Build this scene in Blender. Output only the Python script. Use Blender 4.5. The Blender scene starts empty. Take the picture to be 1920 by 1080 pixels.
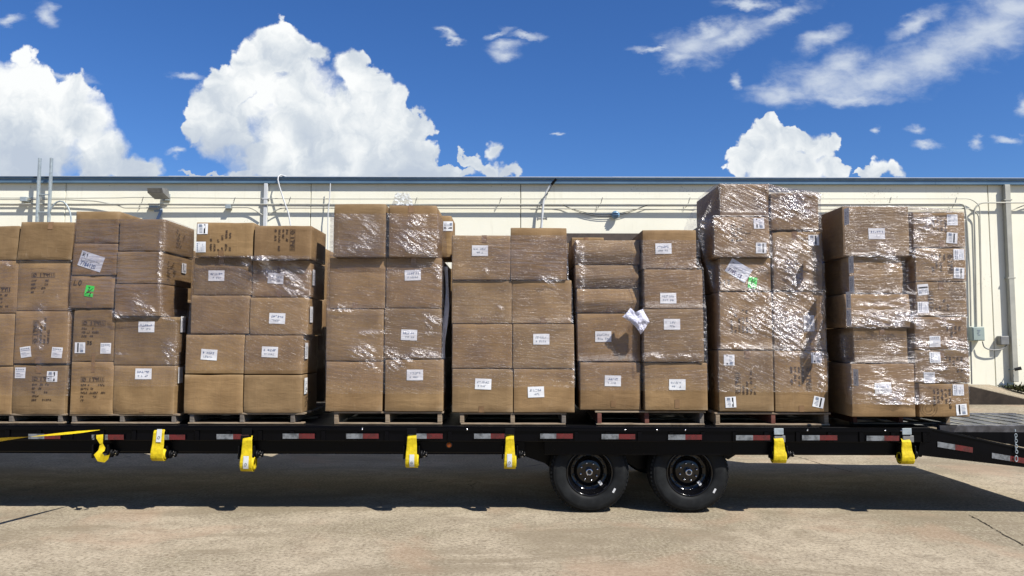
import bpy, math, random
from mathutils import Vector, Matrix, Euler, noise
C = bpy.context.scene.collection
SC = bpy.context.scene
rad = math.radians
# ------------------------------------------------------------------ camera
FPX = 1400.0
cam_d = bpy.data.cameras.new('camera'); cam = bpy.data.objects.new('camera', cam_d); C.objects.link(cam)
cam_d.sensor_width = 36; cam_d.lens = FPX/1920*36; cam_d.clip_end = 2000; cam_d.clip_start = .05
CP = Vector((0, 0, 1.6))
CR = (Matrix.Rotation(rad(0.1), 3, 'Z') @ Matrix.Rotation(rad(94.0), 3, 'X') @ Matrix.Rotation(rad(0.13), 3, 'Z'))
cam.matrix_world = Matrix.Translation(CP) @ CR.to_4x4()
SC.camera = cam
SC.render.resolution_x = 1024; SC.render.resolution_y = 576
def ray(px, py):
    return CR @ Vector(((px-960)/FPX, (540-py)/FPX, -1.0))
def at(px, py, Y):
    d = ray(px, py); t = (Y-CP.y)/d.y
    return CP + d*t
def ground(px, py, z=0.0):
    d = ray(px, py); t = (z-CP.z)/d.z
    return CP + d*t
# ------------------------------------------------------------------ sun and colour management
LD = Vector((-0.62, 0.55, -1.0)).normalized()      # direction the light travels
sun_d = bpy.data.lights.new('sun', 'SUN'); sun = bpy.data.objects.new('sun', sun_d); C.objects.link(sun)
sun.rotation_euler = LD.to_track_quat('-Z', 'Y').to_euler(); sun.location = (6, -6, 12)
sun_d.energy = 5.0; sun_d.angle = rad(0.53); sun_d.color = (1.0, 0.955, 0.88)
SC.view_settings.view_transform = 'Standard'; SC.view_settings.look = 'None'
SC.view_settings.exposure = 0.70; SC.view_settings.gamma = 1.0
SC.render.engine = 'CYCLES'
SC.cycles.transparent_max_bounces = 24
# ------------------------------------------------------------------ node helpers
class NT:
    def __init__(s, tree): s.t = tree
    def n(s, kind, **kw):
        nd = s.t.nodes.new(kind)
        for k, v in kw.items(): setattr(nd, k, v)
        return nd
    def link(s, a, b): s.t.links.new(a, b)
    def put(s, sock, v):
        if isinstance(v, (int, float)): sock.default_value = v
        elif isinstance(v, (tuple, list, Vector)):
            v = tuple(v)
            if len(sock.default_value) == 4 and len(v) == 3: v = v+(1,)
            sock.default_value = v
        else: s.t.links.new(v, sock)
    def m(s, op, a, b=None, c=None, clamp=False):
        nd = s.n('ShaderNodeMath', operation=op, use_clamp=clamp); s.put(nd.inputs[0], a)
        if b is not None: s.put(nd.inputs[1], b)
        if c is not None: s.put(nd.inputs[2], c)
        return nd.outputs[0]
    def v(s, op, a, b=None):
        nd = s.n('ShaderNodeVectorMath', operation=op); s.put(nd.inputs[0], a)
        if b is not None:
            if op == 'SCALE': s.put(nd.inputs[3], b)
            else: s.put(nd.inputs[1], b)
        return nd.outputs['Value'] if op in ('LENGTH', 'DOT_PRODUCT') else nd.outputs[0]
    def noise(s, vec, scale, detail=4, rough=.5, dist=0, dims='3D', typ='FBM'):
        nd = s.n('ShaderNodeTexNoise', noise_dimensions=dims, noise_type=typ)
        if vec is not None: s.link(vec, nd.inputs['Vector'])
        nd.inputs['Scale'].default_value = scale; nd.inputs['Detail'].default_value = detail
        nd.inputs['Roughness'].default_value = rough; nd.inputs['Distortion'].default_value = dist
        return nd.outputs[0]
    def ramp(s, fac, stops, interp='LINEAR'):
        nd = s.n('ShaderNodeValToRGB'); s.put(nd.inputs[0], fac); r = nd.color_ramp; r.interpolation = interp
        while len(r.elements) < len(stops): r.elements.new(.5)
        for e, (p, c) in zip(r.elements, stops):
            e.position = p
            if isinstance(c, (int, float)): c = (c, c, c)
            e.color = tuple(c)+(1,) if len(c) == 3 else c
        return nd.outputs[0]
    def mix(s, fac, a, b, blend='MIX'):
        nd = s.n('ShaderNodeMix', data_type='RGBA', blend_type=blend); s.put(nd.inputs[0], fac)
        s.put(nd.inputs[6], a); s.put(nd.inputs[7], b); return nd.outputs[2]
    def smooth(s, x, a, b, lo=0., hi=1.):
        nd = s.n('ShaderNodeMapRange', interpolation_type='SMOOTHSTEP'); s.put(nd.inputs[0], x)
        s.put(nd.inputs[1], a); s.put(nd.inputs[2], b); s.put(nd.inputs[3], lo); s.put(nd.inputs[4], hi)
        return nd.outputs[0]
    def mapping(s, vec, loc=(0,0,0), rot=(0,0,0), scale=(1,1,1), typ='POINT'):
        nd = s.n('ShaderNodeMapping', vector_type=typ); s.link(vec, nd.inputs[0])
        nd.inputs[1].default_value = loc; nd.inputs[2].default_value = rot; nd.inputs[3].default_value = scale
        return nd.outputs[0]
# ------------------------------------------------------------------ sky: Nishita plus clouds laid out by compass direction
world = bpy.data.worlds.new('World'); SC.world = world; world.use_nodes = True
wt = world.node_tree; wt.nodes.clear(); W = NT(wt)
def uvdir(px, py):
    d = ray(px, py); return d.x/d.y, d.z/d.y
CUM = [ # (px, py, rx, ry, rot)
 (20,185,100,75,0),(70,250,120,90,0),(45,110,28,22,0),(130,185,60,50,0),(10,300,170,60,0),(160,230,55,60,0),(190,290,62,58,0),(250,318,60,30,0),
 (515,75,48,42,0),(548,105,42,48,0),(592,100,30,30,0),(480,120,48,55,0),(425,165,52,48,0),(395,205,45,45,0),(368,248,32,26,0),(425,250,70,60,0),(560,175,80,70,0),
 (655,125,36,34,0),(690,165,45,50,0),(735,205,42,50,0),(590,240,150,90,0),(700,250,85,70,0),(780,240,34,38,0),(770,285,45,50,0),(620,300,160,60,0),(500,300,80,45,0),(460,330,40,14,0),
 (840,325,50,16,0),(885,305,30,14,-.6),(925,285,16,22,-.4),(955,325,30,14,0),(720,330,160,26,0),(915,322,24,14,0),
 (1452,238,26,27,0),(1430,270,45,42,0),(1490,265,52,26,0),(1535,280,42,30,0),(1570,265,17,22,0),(1395,300,38,30,0),(1480,315,95,34,0),(1378,322,26,18,0),(1560,318,34,28,0),
 (1640,315,30,18,0),(1672,318,22,16,0),(1620,328,24,9,0),(365,331,22,6,0),(410,334,26,5,0)]
WSP = [
 (1300,85,70,38,0),(1270,110,40,24,0),(1380,65,110,26,.38),(1460,32,90,16,.3),(1330,60,60,20,.4),(1400,5,60,12,0),(1230,90,45,8,.1),
 (1540,150,90,46,.1),(1470,175,75,26,.1),(1580,120,60,40,.3),(1640,150,120,44,.2),(1740,110,130,50,.35),(1850,60,130,60,.35),(1540,75,50,22,.5),(1900,20,90,50,0),(1720,40,60,20,.5),(1600,185,110,16,0),
 (948,85,30,14,0),(945,100,34,16,0),(985,65,34,9,-.1),(935,60,34,8,.3),(1640,241,12,8,.3),(1718,243,20,11,0),(1738,272,26,10,0),(1830,263,14,16,.3),(1888,262,30,9,.1),(1380,150,14,16,0),(1920,200,16,20,0),
 (830,62,20,8,-.3),(850,74,26,7,-.2),(350,143,34,8,-.25),(92,28,26,18,-.7),(15,34,34,11,0),(330,285,16,8,0),(1045,258,12,6,0),(120,140,60,12,-.25)]
def cloudgroup(name, blobs, k):
    g = bpy.data.node_groups.new(name, 'ShaderNodeTree'); G = NT(g)
    g.interface.new_socket('P', in_out='INPUT', socket_type='NodeSocketVector')
    g.interface.new_socket('F', in_out='OUTPUT', socket_type='NodeSocketFloat')
    gi = G.n('NodeGroupInput'); go = G.n('NodeGroupOutput')
    acc = None
    for (px, py, rx, ry, ro) in blobs:
        u, v = uvdir(px, py)
        pin = gi.outputs[0]
        if acc is not None:      # a negligible dependence on the running value keeps the shader's working memory small
            ma = G.n('ShaderNodeVectorMath', operation='MULTIPLY_ADD'); G.link(acc, ma.inputs[0]); ma.inputs[1].default_value = (1e-7,)*3; G.link(gi.outputs[0], ma.inputs[2]); pin = ma.outputs[0]
        ln = G.v('LENGTH', G.mapping(pin, (u, v, 0), (0, 0, ro), (rx/FPX, ry/FPX, 1), 'TEXTURE'))
        acc = ln if acc is None else G.m('SMOOTH_MIN', acc, ln, k)
    G.link(G.m('SUBTRACT', 1.0, acc), go.inputs[0])
    return g
gC = cloudgroup('cumulus field', CUM, .16); gW = cloudgroup('wisp field', WSP, .3)
tc = W.n('ShaderNodeTexCoord'); sep = W.n('ShaderNodeSeparateXYZ'); W.link(tc.outputs['Generated'], sep.inputs[0])
ay = W.m('MAXIMUM', W.m('ABSOLUTE', sep.outputs[1]), .15)
cmb = W.n('ShaderNodeCombineXYZ'); W.link(W.m('DIVIDE', sep.outputs[0], ay), cmb.inputs[0]); W.link(W.m('DIVIDE', sep.outputs[2], ay), cmb.inputs[1])
P = cmb.outputs[0]
wn = W.n('ShaderNodeTexNoise', noise_dimensions='2D'); W.link(W.v('ADD', P, (3.37, 1.71, 0)), wn.inputs['Vector']); wn.inputs['Scale'].default_value = 24; wn.inputs['Detail'].default_value = 4.5; wn.inputs['Roughness'].default_value = .55
Pw = W.v('ADD', P, W.v('SCALE', W.v('SUBTRACT', wn.outputs['Color'], (.5, .5, .5)), .046))
def billow(p):   # rounded puffs over several sizes
    v1 = W.n('ShaderNodeTexVoronoi', feature='SMOOTH_F1', voronoi_dimensions='2D', normalize=True)
    W.link(p, v1.inputs['Vector']); v1.inputs['Scale'].default_value = 21; v1.inputs['Detail'].default_value = 2.6
    v1.inputs['Roughness'].default_value = .62; v1.inputs['Lacunarity'].default_value = 2.6; v1.inputs['Smoothness'].default_value = .5
    n1 = W.noise(p, 13, 7, .6, 0, '2D')
    return W.m('ADD', W.m('MULTIPLY', W.m('SUBTRACT', .42, v1.outputs['Distance']), .55), W.m('MULTIPLY', W.m('SUBTRACT', n1, .5), 1.5))
g1 = W.n('ShaderNodeGroup'); g1.node_tree = gC; W.link(Pw, g1.inputs[0]); F0 = g1.outputs[0]
B0 = billow(Pw); B1 = billow(W.v('ADD', Pw, (.012, .013, 0)))
fade = W.smooth(F0, .0, .8, 1.0, .6)                        # puffs are crisp at the rim and soft in the body
H0 = W.m('ADD', F0, W.m('MULTIPLY', B0, .36))
edge = W.n('ShaderNodeTexNoise', noise_dimensions='2D'); W.link(P, edge.inputs['Vector']); edge.inputs['Scale'].default_value = 9; edge.inputs['Detail'].default_value = 2
alpha = W.smooth(W.m('DIVIDE', H0, W.m('ADD', .12, W.m('MULTIPLY', W.smooth(edge.outputs[0], .40, .65), .38))), -.1, 1.)
relief = W.m('MULTIPLY', W.m('SUBTRACT', B0, B1), W.m('MULTIPLY', fade, 1.15))
soft = W.noise(P, 6.5, 4, .55, .3, '2D')
lum = W.m('ADD', W.m('ADD', .68, relief), W.m('MULTIPLY', W.m('SUBTRACT', soft, .5), 1.9))
sv = W.n('ShaderNodeSeparateXYZ'); W.link(P, sv.inputs[0])
lum = W.m('ADD', lum, W.smooth(sv.outputs[1], .20, .36, -.30, .16))
lum = W.m('SUBTRACT', lum, W.m('MULTIPLY', W.smooth(F0, .35, .95), .12))
ccol = W.ramp(lum, [(0, (5.9, 6.7, 7.9)), (.38, (7.2, 7.9, 8.7)), (.66, (9.0, 9.5, 9.9)), (1, (11., 11.2, 11.2))])
gw = W.n('ShaderNodeGroup'); gw.node_tree = gW
Q = W.mapping(P, (0,0,0), (0,0,-.35), (1,1.8,1))
wn2 = W.n('ShaderNodeTexNoise', noise_dimensions='2D'); W.link(Q, wn2.inputs['Vector']); wn2.inputs['Scale'].default_value = 18; wn2.inputs['Detail'].default_value = 5; wn2.inputs['Roughness'].default_value = .6
Pw2 = W.v('ADD', P, W.v('SCALE', W.v('SUBTRACT', wn2.outputs['Color'], (.5,.5,.5)), .036)); W.link(Pw2, gw.inputs[0])
fw = W.m('ADD', gw.outputs[0], W.m('MULTIPLY', W.m('SUBTRACT', W.noise(Q, 20, 7, .60, .2, '2D'), .5), 1.25))
alw = W.m('MULTIPLY', W.smooth(fw, -.30, 1.25), .86)
sky = W.n('ShaderNodeTexSky', sky_type='NISHITA', sun_disc=False)
sky.sun_elevation = math.asin(-LD.z); sky.sun_rotation = math.atan2(-LD.x, -LD.y); sky.altitude = 50; sky.air_density = 1.0; sky.dust_density = .5; sky.ozone_density = 2.0
hs = W.n('ShaderNodeHueSaturation'); W.link(W.mix(1.0, sky.outputs[0], (.72, .96, 1.30), 'MULTIPLY'), hs.inputs['Color']); hs.inputs['Saturation'].default_value = 1.10; hs.inputs['Value'].default_value = 1.08; hs.inputs['Hue'].default_value=.505
c2 = W.mix(alpha, W.mix(alw, hs.outputs[0], (8.0, 8.7, 9.6)), ccol)
bg = W.n('ShaderNodeBackground'); W.link(c2, bg.inputs[0]); bg.inputs[1].default_value = .0548
wo = W.n('ShaderNodeOutputWorld'); W.link(bg.outputs[0], wo.inputs[0])
world.cycles.sampling_method = 'MANUAL'; world.cycles.sample_map_resolution = 256
# ------------------------------------------------------------------ object helpers
def tag(o, label=None, cat=None, group=None, kind=None):
    if label: o['label'] = label
    if cat: o['category'] = cat
    if group: o['group'] = group
    if kind: o['kind'] = kind
    return o
def thing(name, label, cat, loc=(0,0,0), group=None):
    o = bpy.data.objects.new(name, None); C.objects.link(o); o.location = loc; o.empty_display_size = .1
    return tag(o, label, cat, group)
class MB:
    def __init__(s): s.v = []; s.f = []; s.mi = []; s.sm = []
    def add(s, vs, fs, mi=0, sm=False):
        b = len(s.v); s.v += [tuple(q) for q in vs]
        for f in fs: s.f.append(tuple(b+i for i in f)); s.mi.append(mi); s.sm.append(sm)
    def box(s, x0, x1, y0, y1, z0, z1, mi=0):
        s.add([(x0,y0,z0),(x1,y0,z0),(x1,y1,z0),(x0,y1,z0),(x0,y0,z1),(x1,y0,z1),(x1,y1,z1),(x0,y1,z1)],
              [(0,3,2,1),(4,5,6,7),(0,1,5,4),(1,2,6,5),(2,3,7,6),(3,0,4,7)], mi)
    def bbox(s, x0, x1, y0, y1, z0, z1, r=.006, mi=0):   # box with bevelled edges
        xs=[x0,x0+r,x1-r,x1]; ys=[y0,y0+r,y1-r,y1]; zs=[z0,z0+r,z1-r,z1]
        idx={}; vs=[]
        for i in range(4):
            for j in range(4):
                for k in range(4):
                    e=(i in(0,3))+(j in(0,3))+(k in(0,3))
                    if e==1: idx[i,j,k]=len(vs); vs.append((xs[i],ys[j],zs[k]))
        g=lambda *a: idx[a]
        fs=[]
        for a,fl in ((0,True),(3,False)):
            for A in range(3):
                q=[]
                for (p,r2) in ((1,1),(2,1),(2,2),(1,2)):
                    t=[p,r2]; t.insert(A,a); q.append(g(*t))
                if (fl and A!=1) or (not fl and A==1): q=q[::-1]
                fs.append(q)
        for A in range(3):     # edges
            for a in (0,3):
                for b in (0,3):
                    B,Cc=[x for x in range(3) if x!=A]
                    def mk(t,x,y): l=[0,0,0]; l[A]=t; l[B]=x; l[Cc]=y; return g(*l)
                    ia=1 if a==0 else 2; ib=1 if b==0 else 2
                    fs.append([mk(1,a,ib),mk(2,a,ib),mk(2,ia,b),mk(1,ia,b)])
        for a in (0,3):
            for b in (0,3):
                for c in (0,3):
                    ia,ib,ic=[1 if q==0 else 2 for q in (a,b,c)]
                    fs.append([g(a,ib,ic),g(ia,b,ic),g(ia,ib,c)])
        s.add(vs,fs,mi)
    def prism(s, poly, y0, y1, mi=0):    # poly of (x,z)
        n=len(poly); vs=[(x,y0,z) for x,z in poly]+[(x,y1,z) for x,z in poly]
        fs=[tuple(range(n)), tuple(range(2*n-1,n-1,-1))]+[(i,i+n,(i+1)%n+n,(i+1)%n) for i in range(n)]
        s.add(vs,fs,mi)
    def tube(s, pts, r, n=8, mi=0, cap=True):
        pts=[Vector(p) for p in pts]; rings=[]; up=Vector((0.13,.21,.97)).normalized(); prev=None
        for i,p in enumerate(pts):
            t=((pts[i+1]-p).normalized() if i<len(pts)-1 else Vector((0,0,0)))+((p-pts[i-1]).normalized() if i>0 else Vector((0,0,0)))
            t=t.normalized()
            a=(prev-t*prev.dot(t)) if prev else up-t*up.dot(t)
            if a.length<1e-4: a=Vector((1,0,0))-t*t.x
            a.normalize(); prev=a; b=t.cross(a); rr=r[i] if isinstance(r,(list,tuple)) else r
            rings.append([p+(a*math.cos(2*math.pi*k/n)+b*math.sin(2*math.pi*k/n))*rr for k in range(n)])
        vs=[q for R in rings for q in R]; fs=[]
        for i in range(len(pts)-1):
            for k in range(n): fs.append((i*n+k,i*n+(k+1)%n,(i+1)*n+(k+1)%n,(i+1)*n+k))
        s.add(vs,fs,mi,True)
        if cap: s.add(rings[0],[tuple(range(n))[::-1]],mi); s.add(rings[-1],[tuple(range(n))],mi)
    def lathe(s, prof, c, axis='y', n=48, mi=0, sm=True, close=False, cap=False):   # prof (radius, along axis)
        vs=[]; m=len(prof)
        for (r,h) in prof:
            for k in range(n):
                a=2*math.pi*k/n; ca,sa=math.cos(a)*r,math.sin(a)*r
                vs.append((c[0]+ca,c[1]+h,c[2]+sa) if axis=='y' else (c[0]+ca,c[1]+sa,c[2]+h) if axis=='z' else (c[0]+h,c[1]+ca,c[2]+sa))
        fs=[]
        for i in range(m-1 if not close else m):
            j=(i+1)%m
            for k in range(n): fs.append((i*n+k,i*n+(k+1)%n,j*n+(k+1)%n,j*n+k))
        s.add(vs,fs,mi,sm)
        if cap and not close:
            for i,fl in ((0,0),(m-1,1)):
                if prof[i][0]>1e-5: s.add(vs[i*n:(i+1)*n],[tuple(range(n)) if fl else tuple(range(n))[::-1]],mi)
    def grid(s, fn, nu, nv, mi=0, sm=True):
        vs=[fn(i/nu,j/nv) for j in range(nv+1) for i in range(nu+1)]
        s.add(vs,[(j*(nu+1)+i,j*(nu+1)+i+1,(j+1)*(nu+1)+i+1,(j+1)*(nu+1)+i) for j in range(nv) for i in range(nu)],mi,sm)
    def build(s, name, mats, parent=None, origin=(0,0,0), smooth=None, fix=True):
        me=bpy.data.meshes.new(name); ox,oy,oz=origin
        me.from_pydata([(x-ox,y-oy,z-oz) for x,y,z in s.v],[],s.f)
        if not isinstance(mats,(list,tuple)): mats=[mats]
        for m in mats: me.materials.append(m)
        me.polygons.foreach_set('material_index', s.mi)
        me.polygons.foreach_set('use_smooth', s.sm if smooth is None else [smooth]*len(s.f))
        if fix:
            import bmesh
            bm=bmesh.new(); bm.from_mesh(me); bmesh.ops.recalc_face_normals(bm, faces=bm.faces); bm.to_mesh(me); bm.free()
        me.update()
        o=bpy.data.objects.new(name,me); C.objects.link(o)
        if parent is not None: o.parent=parent
        else: o.location=origin
        return o
# ------------------------------------------------------------------ materials
def mat(name):
    m=bpy.data.materials.new(name); m.use_nodes=True; t=m.node_tree; t.nodes.clear(); return m, NT(t)
def finish(N, bsdf, disp=None):
    o=N.n('ShaderNodeOutputMaterial'); N.link(bsdf, o.inputs[0])
ALB = .615      # real-world reflectances, matched to the exposure above
def pbsdf(N, col, rough=.6, metal=0., spec=.5, bump=None, bstr=.3, bdist=.01, coat=0.):
    b=N.n('ShaderNodeBsdfPrincipled'); N.put(b.inputs['Base Color'], tuple(x*(ALB if not metal>.5 else 1) for x in col[:3]) if isinstance(col,(tuple,list)) else (N.v('SCALE',col,ALB) if metal<.5 else col)); N.put(b.inputs['Roughness'], rough)
    b.inputs['Metallic'].default_value=metal; b.inputs['Specular IOR Level'].default_value=spec; b.inputs['Coat Weight'].default_value=coat
    if bump is not None:
        bp=N.n('ShaderNodeBump'); bp.inputs['Strength'].default_value=bstr; bp.inputs['Distance'].default_value=bdist
        N.link(bump,bp.inputs['Height']); N.link(bp.outputs[0],b.inputs['Normal'])
    finish(N,b.outputs[0]); return b
def simple(name, col, rough=.6, metal=0., spec=.5, var=.12, scale=12, coat=0., bstr=.1, bdist=.002):
    m,N=mat(name); tc=N.n('ShaderNodeTexCoord'); nz=N.noise(tc.outputs['Object'],scale,5,.6)
    c=N.mix(N.smooth(nz,.3,.75), tuple(x*(1-var) for x in col), tuple(min(1,x*(1+var)) for x in col))
    r=N.m('ADD',rough,N.m('MULTIPLY',N.m('SUBTRACT',nz,.5),.25))
    pbsdf(N,c,r,metal,spec,nz,bstr,bdist,coat); return m
def cardboard():
    m,N=mat('cardboard'); tc=N.n('ShaderNodeTexCoord'); oi=N.n('ShaderNodeObjectInfo')
    off=N.n('ShaderNodeCombineXYZ'); N.link(N.m('MULTIPLY',oi.outputs['Random'],37),off.inputs[0]); N.link(N.m('MULTIPLY',oi.outputs['Random'],91),off.inputs[2])
    p=N.v('ADD',tc.outputs['Object'],off.outputs[0])
    big=N.noise(p,3.2,4,.6,.4)
    base=N.mix(N.smooth(big,.3,.72),(.262,.170,.086),(.385,.260,.138))
    hue=N.ramp(oi.outputs['Random'],[(0,(.78,.75,.70)),(.3,(.98,.95,.86)),(.55,(1.12,1.06,.92)),(.8,(1.0,.93,.82)),(1,(.86,.80,.74))])
    base=N.mix(1,base,hue,'MULTIPLY')
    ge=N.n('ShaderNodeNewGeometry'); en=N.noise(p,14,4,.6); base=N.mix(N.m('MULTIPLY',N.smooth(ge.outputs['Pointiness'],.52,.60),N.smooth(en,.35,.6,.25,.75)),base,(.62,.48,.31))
    # vertical flute lines
    fl=N.noise(N.mapping(p,scale=(95,1,1.2)),1,3,.6)
    base=N.mix(N.m('MULTIPLY',N.smooth(fl,.45,.75),.16),base,(.25,.16,.09))
    # scuffs
    sc=N.noise(N.mapping(p,scale=(7,7,2.2)),2.2,7,.7,.8)
    base=N.mix(N.m('MULTIPLY',N.smooth(sc,.58,.74),.22),base,(.54,.40,.26))
    st=N.noise(p,9,3,.5,1.2); base=N.mix(N.m('MULTIPLY',N.smooth(st,.64,.72),.25),base,(.22,.135,.075))
    wr=N.noise(N.mapping(p,scale=(1.2,1.2,5)),3,4,.55,.6)
    hgt=N.m('ADD',N.m('MULTIPLY',fl,.12),N.m('ADD',N.m('MULTIPLY',wr,.9),N.m('MULTIPLY',sc,.2)))
    pbsdf(N,base,.78,0,.25,hgt,.55,.012); return m
M={}
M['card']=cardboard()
def inkmat(name,c): 
    m,N=mat(name); pbsdf(N,c,.7,0,.2); return m
M['print']=inkmat('box print',(.085,.055,.038)); M['black_ink']=inkmat('black ink',(.012,.012,.014)); M['blue_ink']=inkmat('blue ink',(.10,.16,.34)); M['grey_ink']=inkmat('grey ink',(.28,.33,.42))
M['purple_ink']=inkmat('purple ink',(.05,.03,.18))
M['paper']=simple('label paper',(1.08,1.10,1.12),.55,var=.05,scale=30)
M['note']=simple('note paper',(.90,.96,1.10),.5,var=.1,scale=30)
M['green']=simple('green tag',(.07,1.15,.12),.45,var=.2,scale=60)
M['tape']=simple('packing tape',(.30,.175,.085),.25,var=.15,scale=10)
def wood(name,a,b):
    m,N=mat(name); tc=N.n('ShaderNodeTexCoord'); oi=N.n('ShaderNodeObjectInfo')
    off=N.v('SCALE',(7.,3.,5.),oi.outputs['Random']); p=N.v('ADD',tc.outputs['Object'],off)
    g=N.noise(N.mapping(p,scale=(2,22,22)),3,6,.65,.8); c=N.mix(N.smooth(g,.3,.7),a,b)
    d=N.noise(p,6,4,.6); c=N.mix(N.m('MULTIPLY',N.smooth(d,.55,.7),.5),c,(.10,.08,.06)); pbsdf(N,c,.85,0,.2,g,.5,.004); return m
M['wood']=wood('pallet wood',(.25,.18,.115),(.45,.355,.25)); M['wood_red']=wood('red painted pallet wood',(.15,.045,.032),(.27,.12,.09)); M['wood_grey']=wood('weathered pallet wood',(.15,.13,.11),(.28,.24,.20))
M['black']=simple('black trailer paint',(.0018,.0018,.003),.30,0,.12,var=.3,scale=3)
M['steel_black']=simple('dark steel',(.004,.004,.005),.5,.0,.15,var=.3)
M['tread_deck']=None
def rubber():
    m,N=mat('tyre rubber'); tc=N.n('ShaderNodeTexCoord'); nz=N.noise(tc.outputs['Object'],9,6,.6,.3)
    c=N.mix(N.smooth(nz,.35,.7),(.007,.008,.009),(.018,.020,.021)); pbsdf(N,c,.68,0,.2,nz,.15,.004); return m
M['rubber']=rubber()
M['rim']=simple('glossy black rim',(.004,.004,.005),.14,0,.35,var=.1,coat=.25,bstr=.02)
M['chrome']=simple('chrome',(.50,.50,.52),.18,1,var=.05,bstr=.02)
M['white_plain']=simple('white sticker',(.82,.83,.84),.5,var=.05)
M['yellow']=simple('yellow webbing',(.80,.60,.010),.65,0,.25,var=.22,scale=28,bstr=.5)
M['white_web']=simple('white strap tag',(.80,.82,.80),.55,var=.08,scale=40)
M['amber']=simple('amber lens',(.75,.16,.01),.15,0,.6,var=.1)
def reflective(name,c,c2):
    m,N=mat(name); tc=N.n('ShaderNodeTexCoord'); p=N.mapping(tc.outputs['Object'],rot=(0,.6,0),scale=(60,60,60))
    w=N.n('ShaderNodeTexWave'); N.link(p,w.inputs[0]); w.inputs['Scale'].default_value=1.5
    col=N.mix(N.smooth(N.noise(tc.outputs['Object'],14,4,.6),.4,.65),c,c2); col=N.mix(N.m('MULTIPLY',w.outputs[1],.25),col,c2)
    pbsdf(N,col,.22,.0,.7,w.outputs[1],.2,.001,.4); return m
M['refl_white']=reflective('silver reflective tape',(.29,.31,.33),(.09,.10,.11)); M['refl_red']=reflective('red reflective tape',(.17,.003,.006),(.08,.002,.004))
# ================================================================== SETTING
YW = 15.0
def ground_mat():
    m,N=mat('yard concrete'); tc=N.n('ShaderNodeTexCoord'); p=tc.outputs['Object']
    big=N.noise(p,.55,5,.6,.5); mid=N.noise(p,4.5,6,.68,.4); fine=N.noise(p,34,5,.75); grit=N.noise(p,150,2,.6)
    c=N.mix(N.smooth(big,.38,.62),(.37,.315,.215),(.56,.475,.345))
    c=N.mix(N.m('MULTIPLY',N.smooth(mid,.40,.68),.6),c,(.29,.235,.165))
    c=N.mix(N.m('MULTIPLY',N.smooth(fine,.48,.66),.75),c,(.16,.125,.08))
    c=N.mix(N.m('MULTIPLY',N.smooth(fine,.50,.34),.6),c,(.70,.62,.47))
    c=N.mix(N.m('MULTIPLY',N.smooth(grit,.56,.74),.75),c,(.15,.12,.085))
    c=N.mix(N.m('MULTIPLY',N.smooth(grit,.42,.26),.6),c,(.74,.67,.55))
    st=N.noise(N.mapping(p,scale=(.5,1.3,1)),1.0,5,.65,1.); c=N.mix(N.m('MULTIPLY',N.smooth(st,.48,.64),.65),c,(.29,.235,.16)); rd=N.noise(N.mapping(p,loc=(7,2,0)),.9,4,.6,.5); c=N.mix(N.m('MULTIPLY',N.smooth(rd,.52,.68),.35),c,(.50,.33,.22))
    pale=N.noise(N.mapping(p,loc=(3,1,0),scale=(.8,2.6,1)),1.1,5,.7,.6); c=N.mix(N.m('MULTIPLY',N.smooth(pale,.60,.74),.5),c,(.62,.54,.40))
    vo=N.n('ShaderNodeTexVoronoi',feature='DISTANCE_TO_EDGE'); wp=N.v('ADD',p,N.v('SCALE',(1,1,0),N.m('MULTIPLY',mid,.6))); N.link(wp,vo.inputs[0]); vo.inputs['Scale'].default_value=.33
    cr=N.m('MULTIPLY',N.smooth(vo.outputs[0],.0045,.001),N.smooth(N.noise(p,.8,2),.60,.68)); c=N.mix(N.m('MULTIPLY',cr,.8),c,(.10,.08,.06))
    h=N.m('ADD',N.m('MULTIPLY',fine,.6),N.m('ADD',N.m('MULTIPLY',grit,.35),N.m('MULTIPLY',cr,-1.)))
    pbsdf(N,c,.88,0,.2,h,.65,.008); return m
M['ground']=ground_mat()
mb=MB(); mb.grid(lambda u,v:(-300+600*u,-200+600*v,0),24,24,0,False); g=mb.build('ground',M['ground']); tag(g,kind='structure')
def wall_mat():
    m,N=mat('cream painted concrete'); tc=N.n('ShaderNodeTexCoord'); p=tc.outputs['Object']
    a=N.noise(p,.6,5,.6); b=N.noise(N.mapping(p,scale=(5,1,.6)),2,5,.65); f=N.noise(p,45,4,.6)
    c=N.mix(N.smooth(a,.35,.65),(1.10,1.065,.87),(1.16,1.13,.95)); c=N.mix(N.m('MULTIPLY',N.smooth(b,.55,.75),.22),c,(.62,.58,.42))
    sp=N.noise(p,26,3,.6); ms=N.noise(N.mapping(p,loc=(1.3,0,.4)),1.1,3,.5); c=N.mix(N.m('MULTIPLY',N.m('MULTIPLY',N.smooth(sp,.60,.66),N.smooth(ms,.58,.66)),.6),c,(.25,.23,.16))
    pbsdf(N,c,.8,0,.2,f,.25,.004); return m
M['wall']=wall_mat()
M['blue']=simple('blue painted gutter',(.16,.27,.38),.35,.2,var=.12,scale=2); M['navy']=simple('dark blue trim',(.03,.065,.12),.4,var=.2)
M['white_metal']=simple('white coated metal',(.74,.76,.77),.4,.0,var=.05); M['galv']=simple('galvanised steel',(.46,.53,.56),.45,.15,var=.18,scale=20)
M['conduit']=simple('painted conduit',(.56,.55,.47),.5,.1,var=.1,scale=4); M['conduit_grey']=simple('grey conduit',(.30,.30,.29),.5,.3,var=.15)
M['brown']=simple('brown door paint',(.085,.060,.045),.6,var=.2); M['cabinet']=simple('pale green cabinet paint',(.40,.49,.45),.45,var=.06)
M['dark']=simple('dark plastic',(.02,.02,.02),.5); M['lens']=simple('lamp glass',(.22,.22,.20),.1,var=.2,coat=.5); M['shade_gap']=simple('joint filler',(.16,.15,.12),.9)
zt=at(960,345,14.92).z; zr=at(960,333.2,14.92).z
zbase=.0
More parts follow.
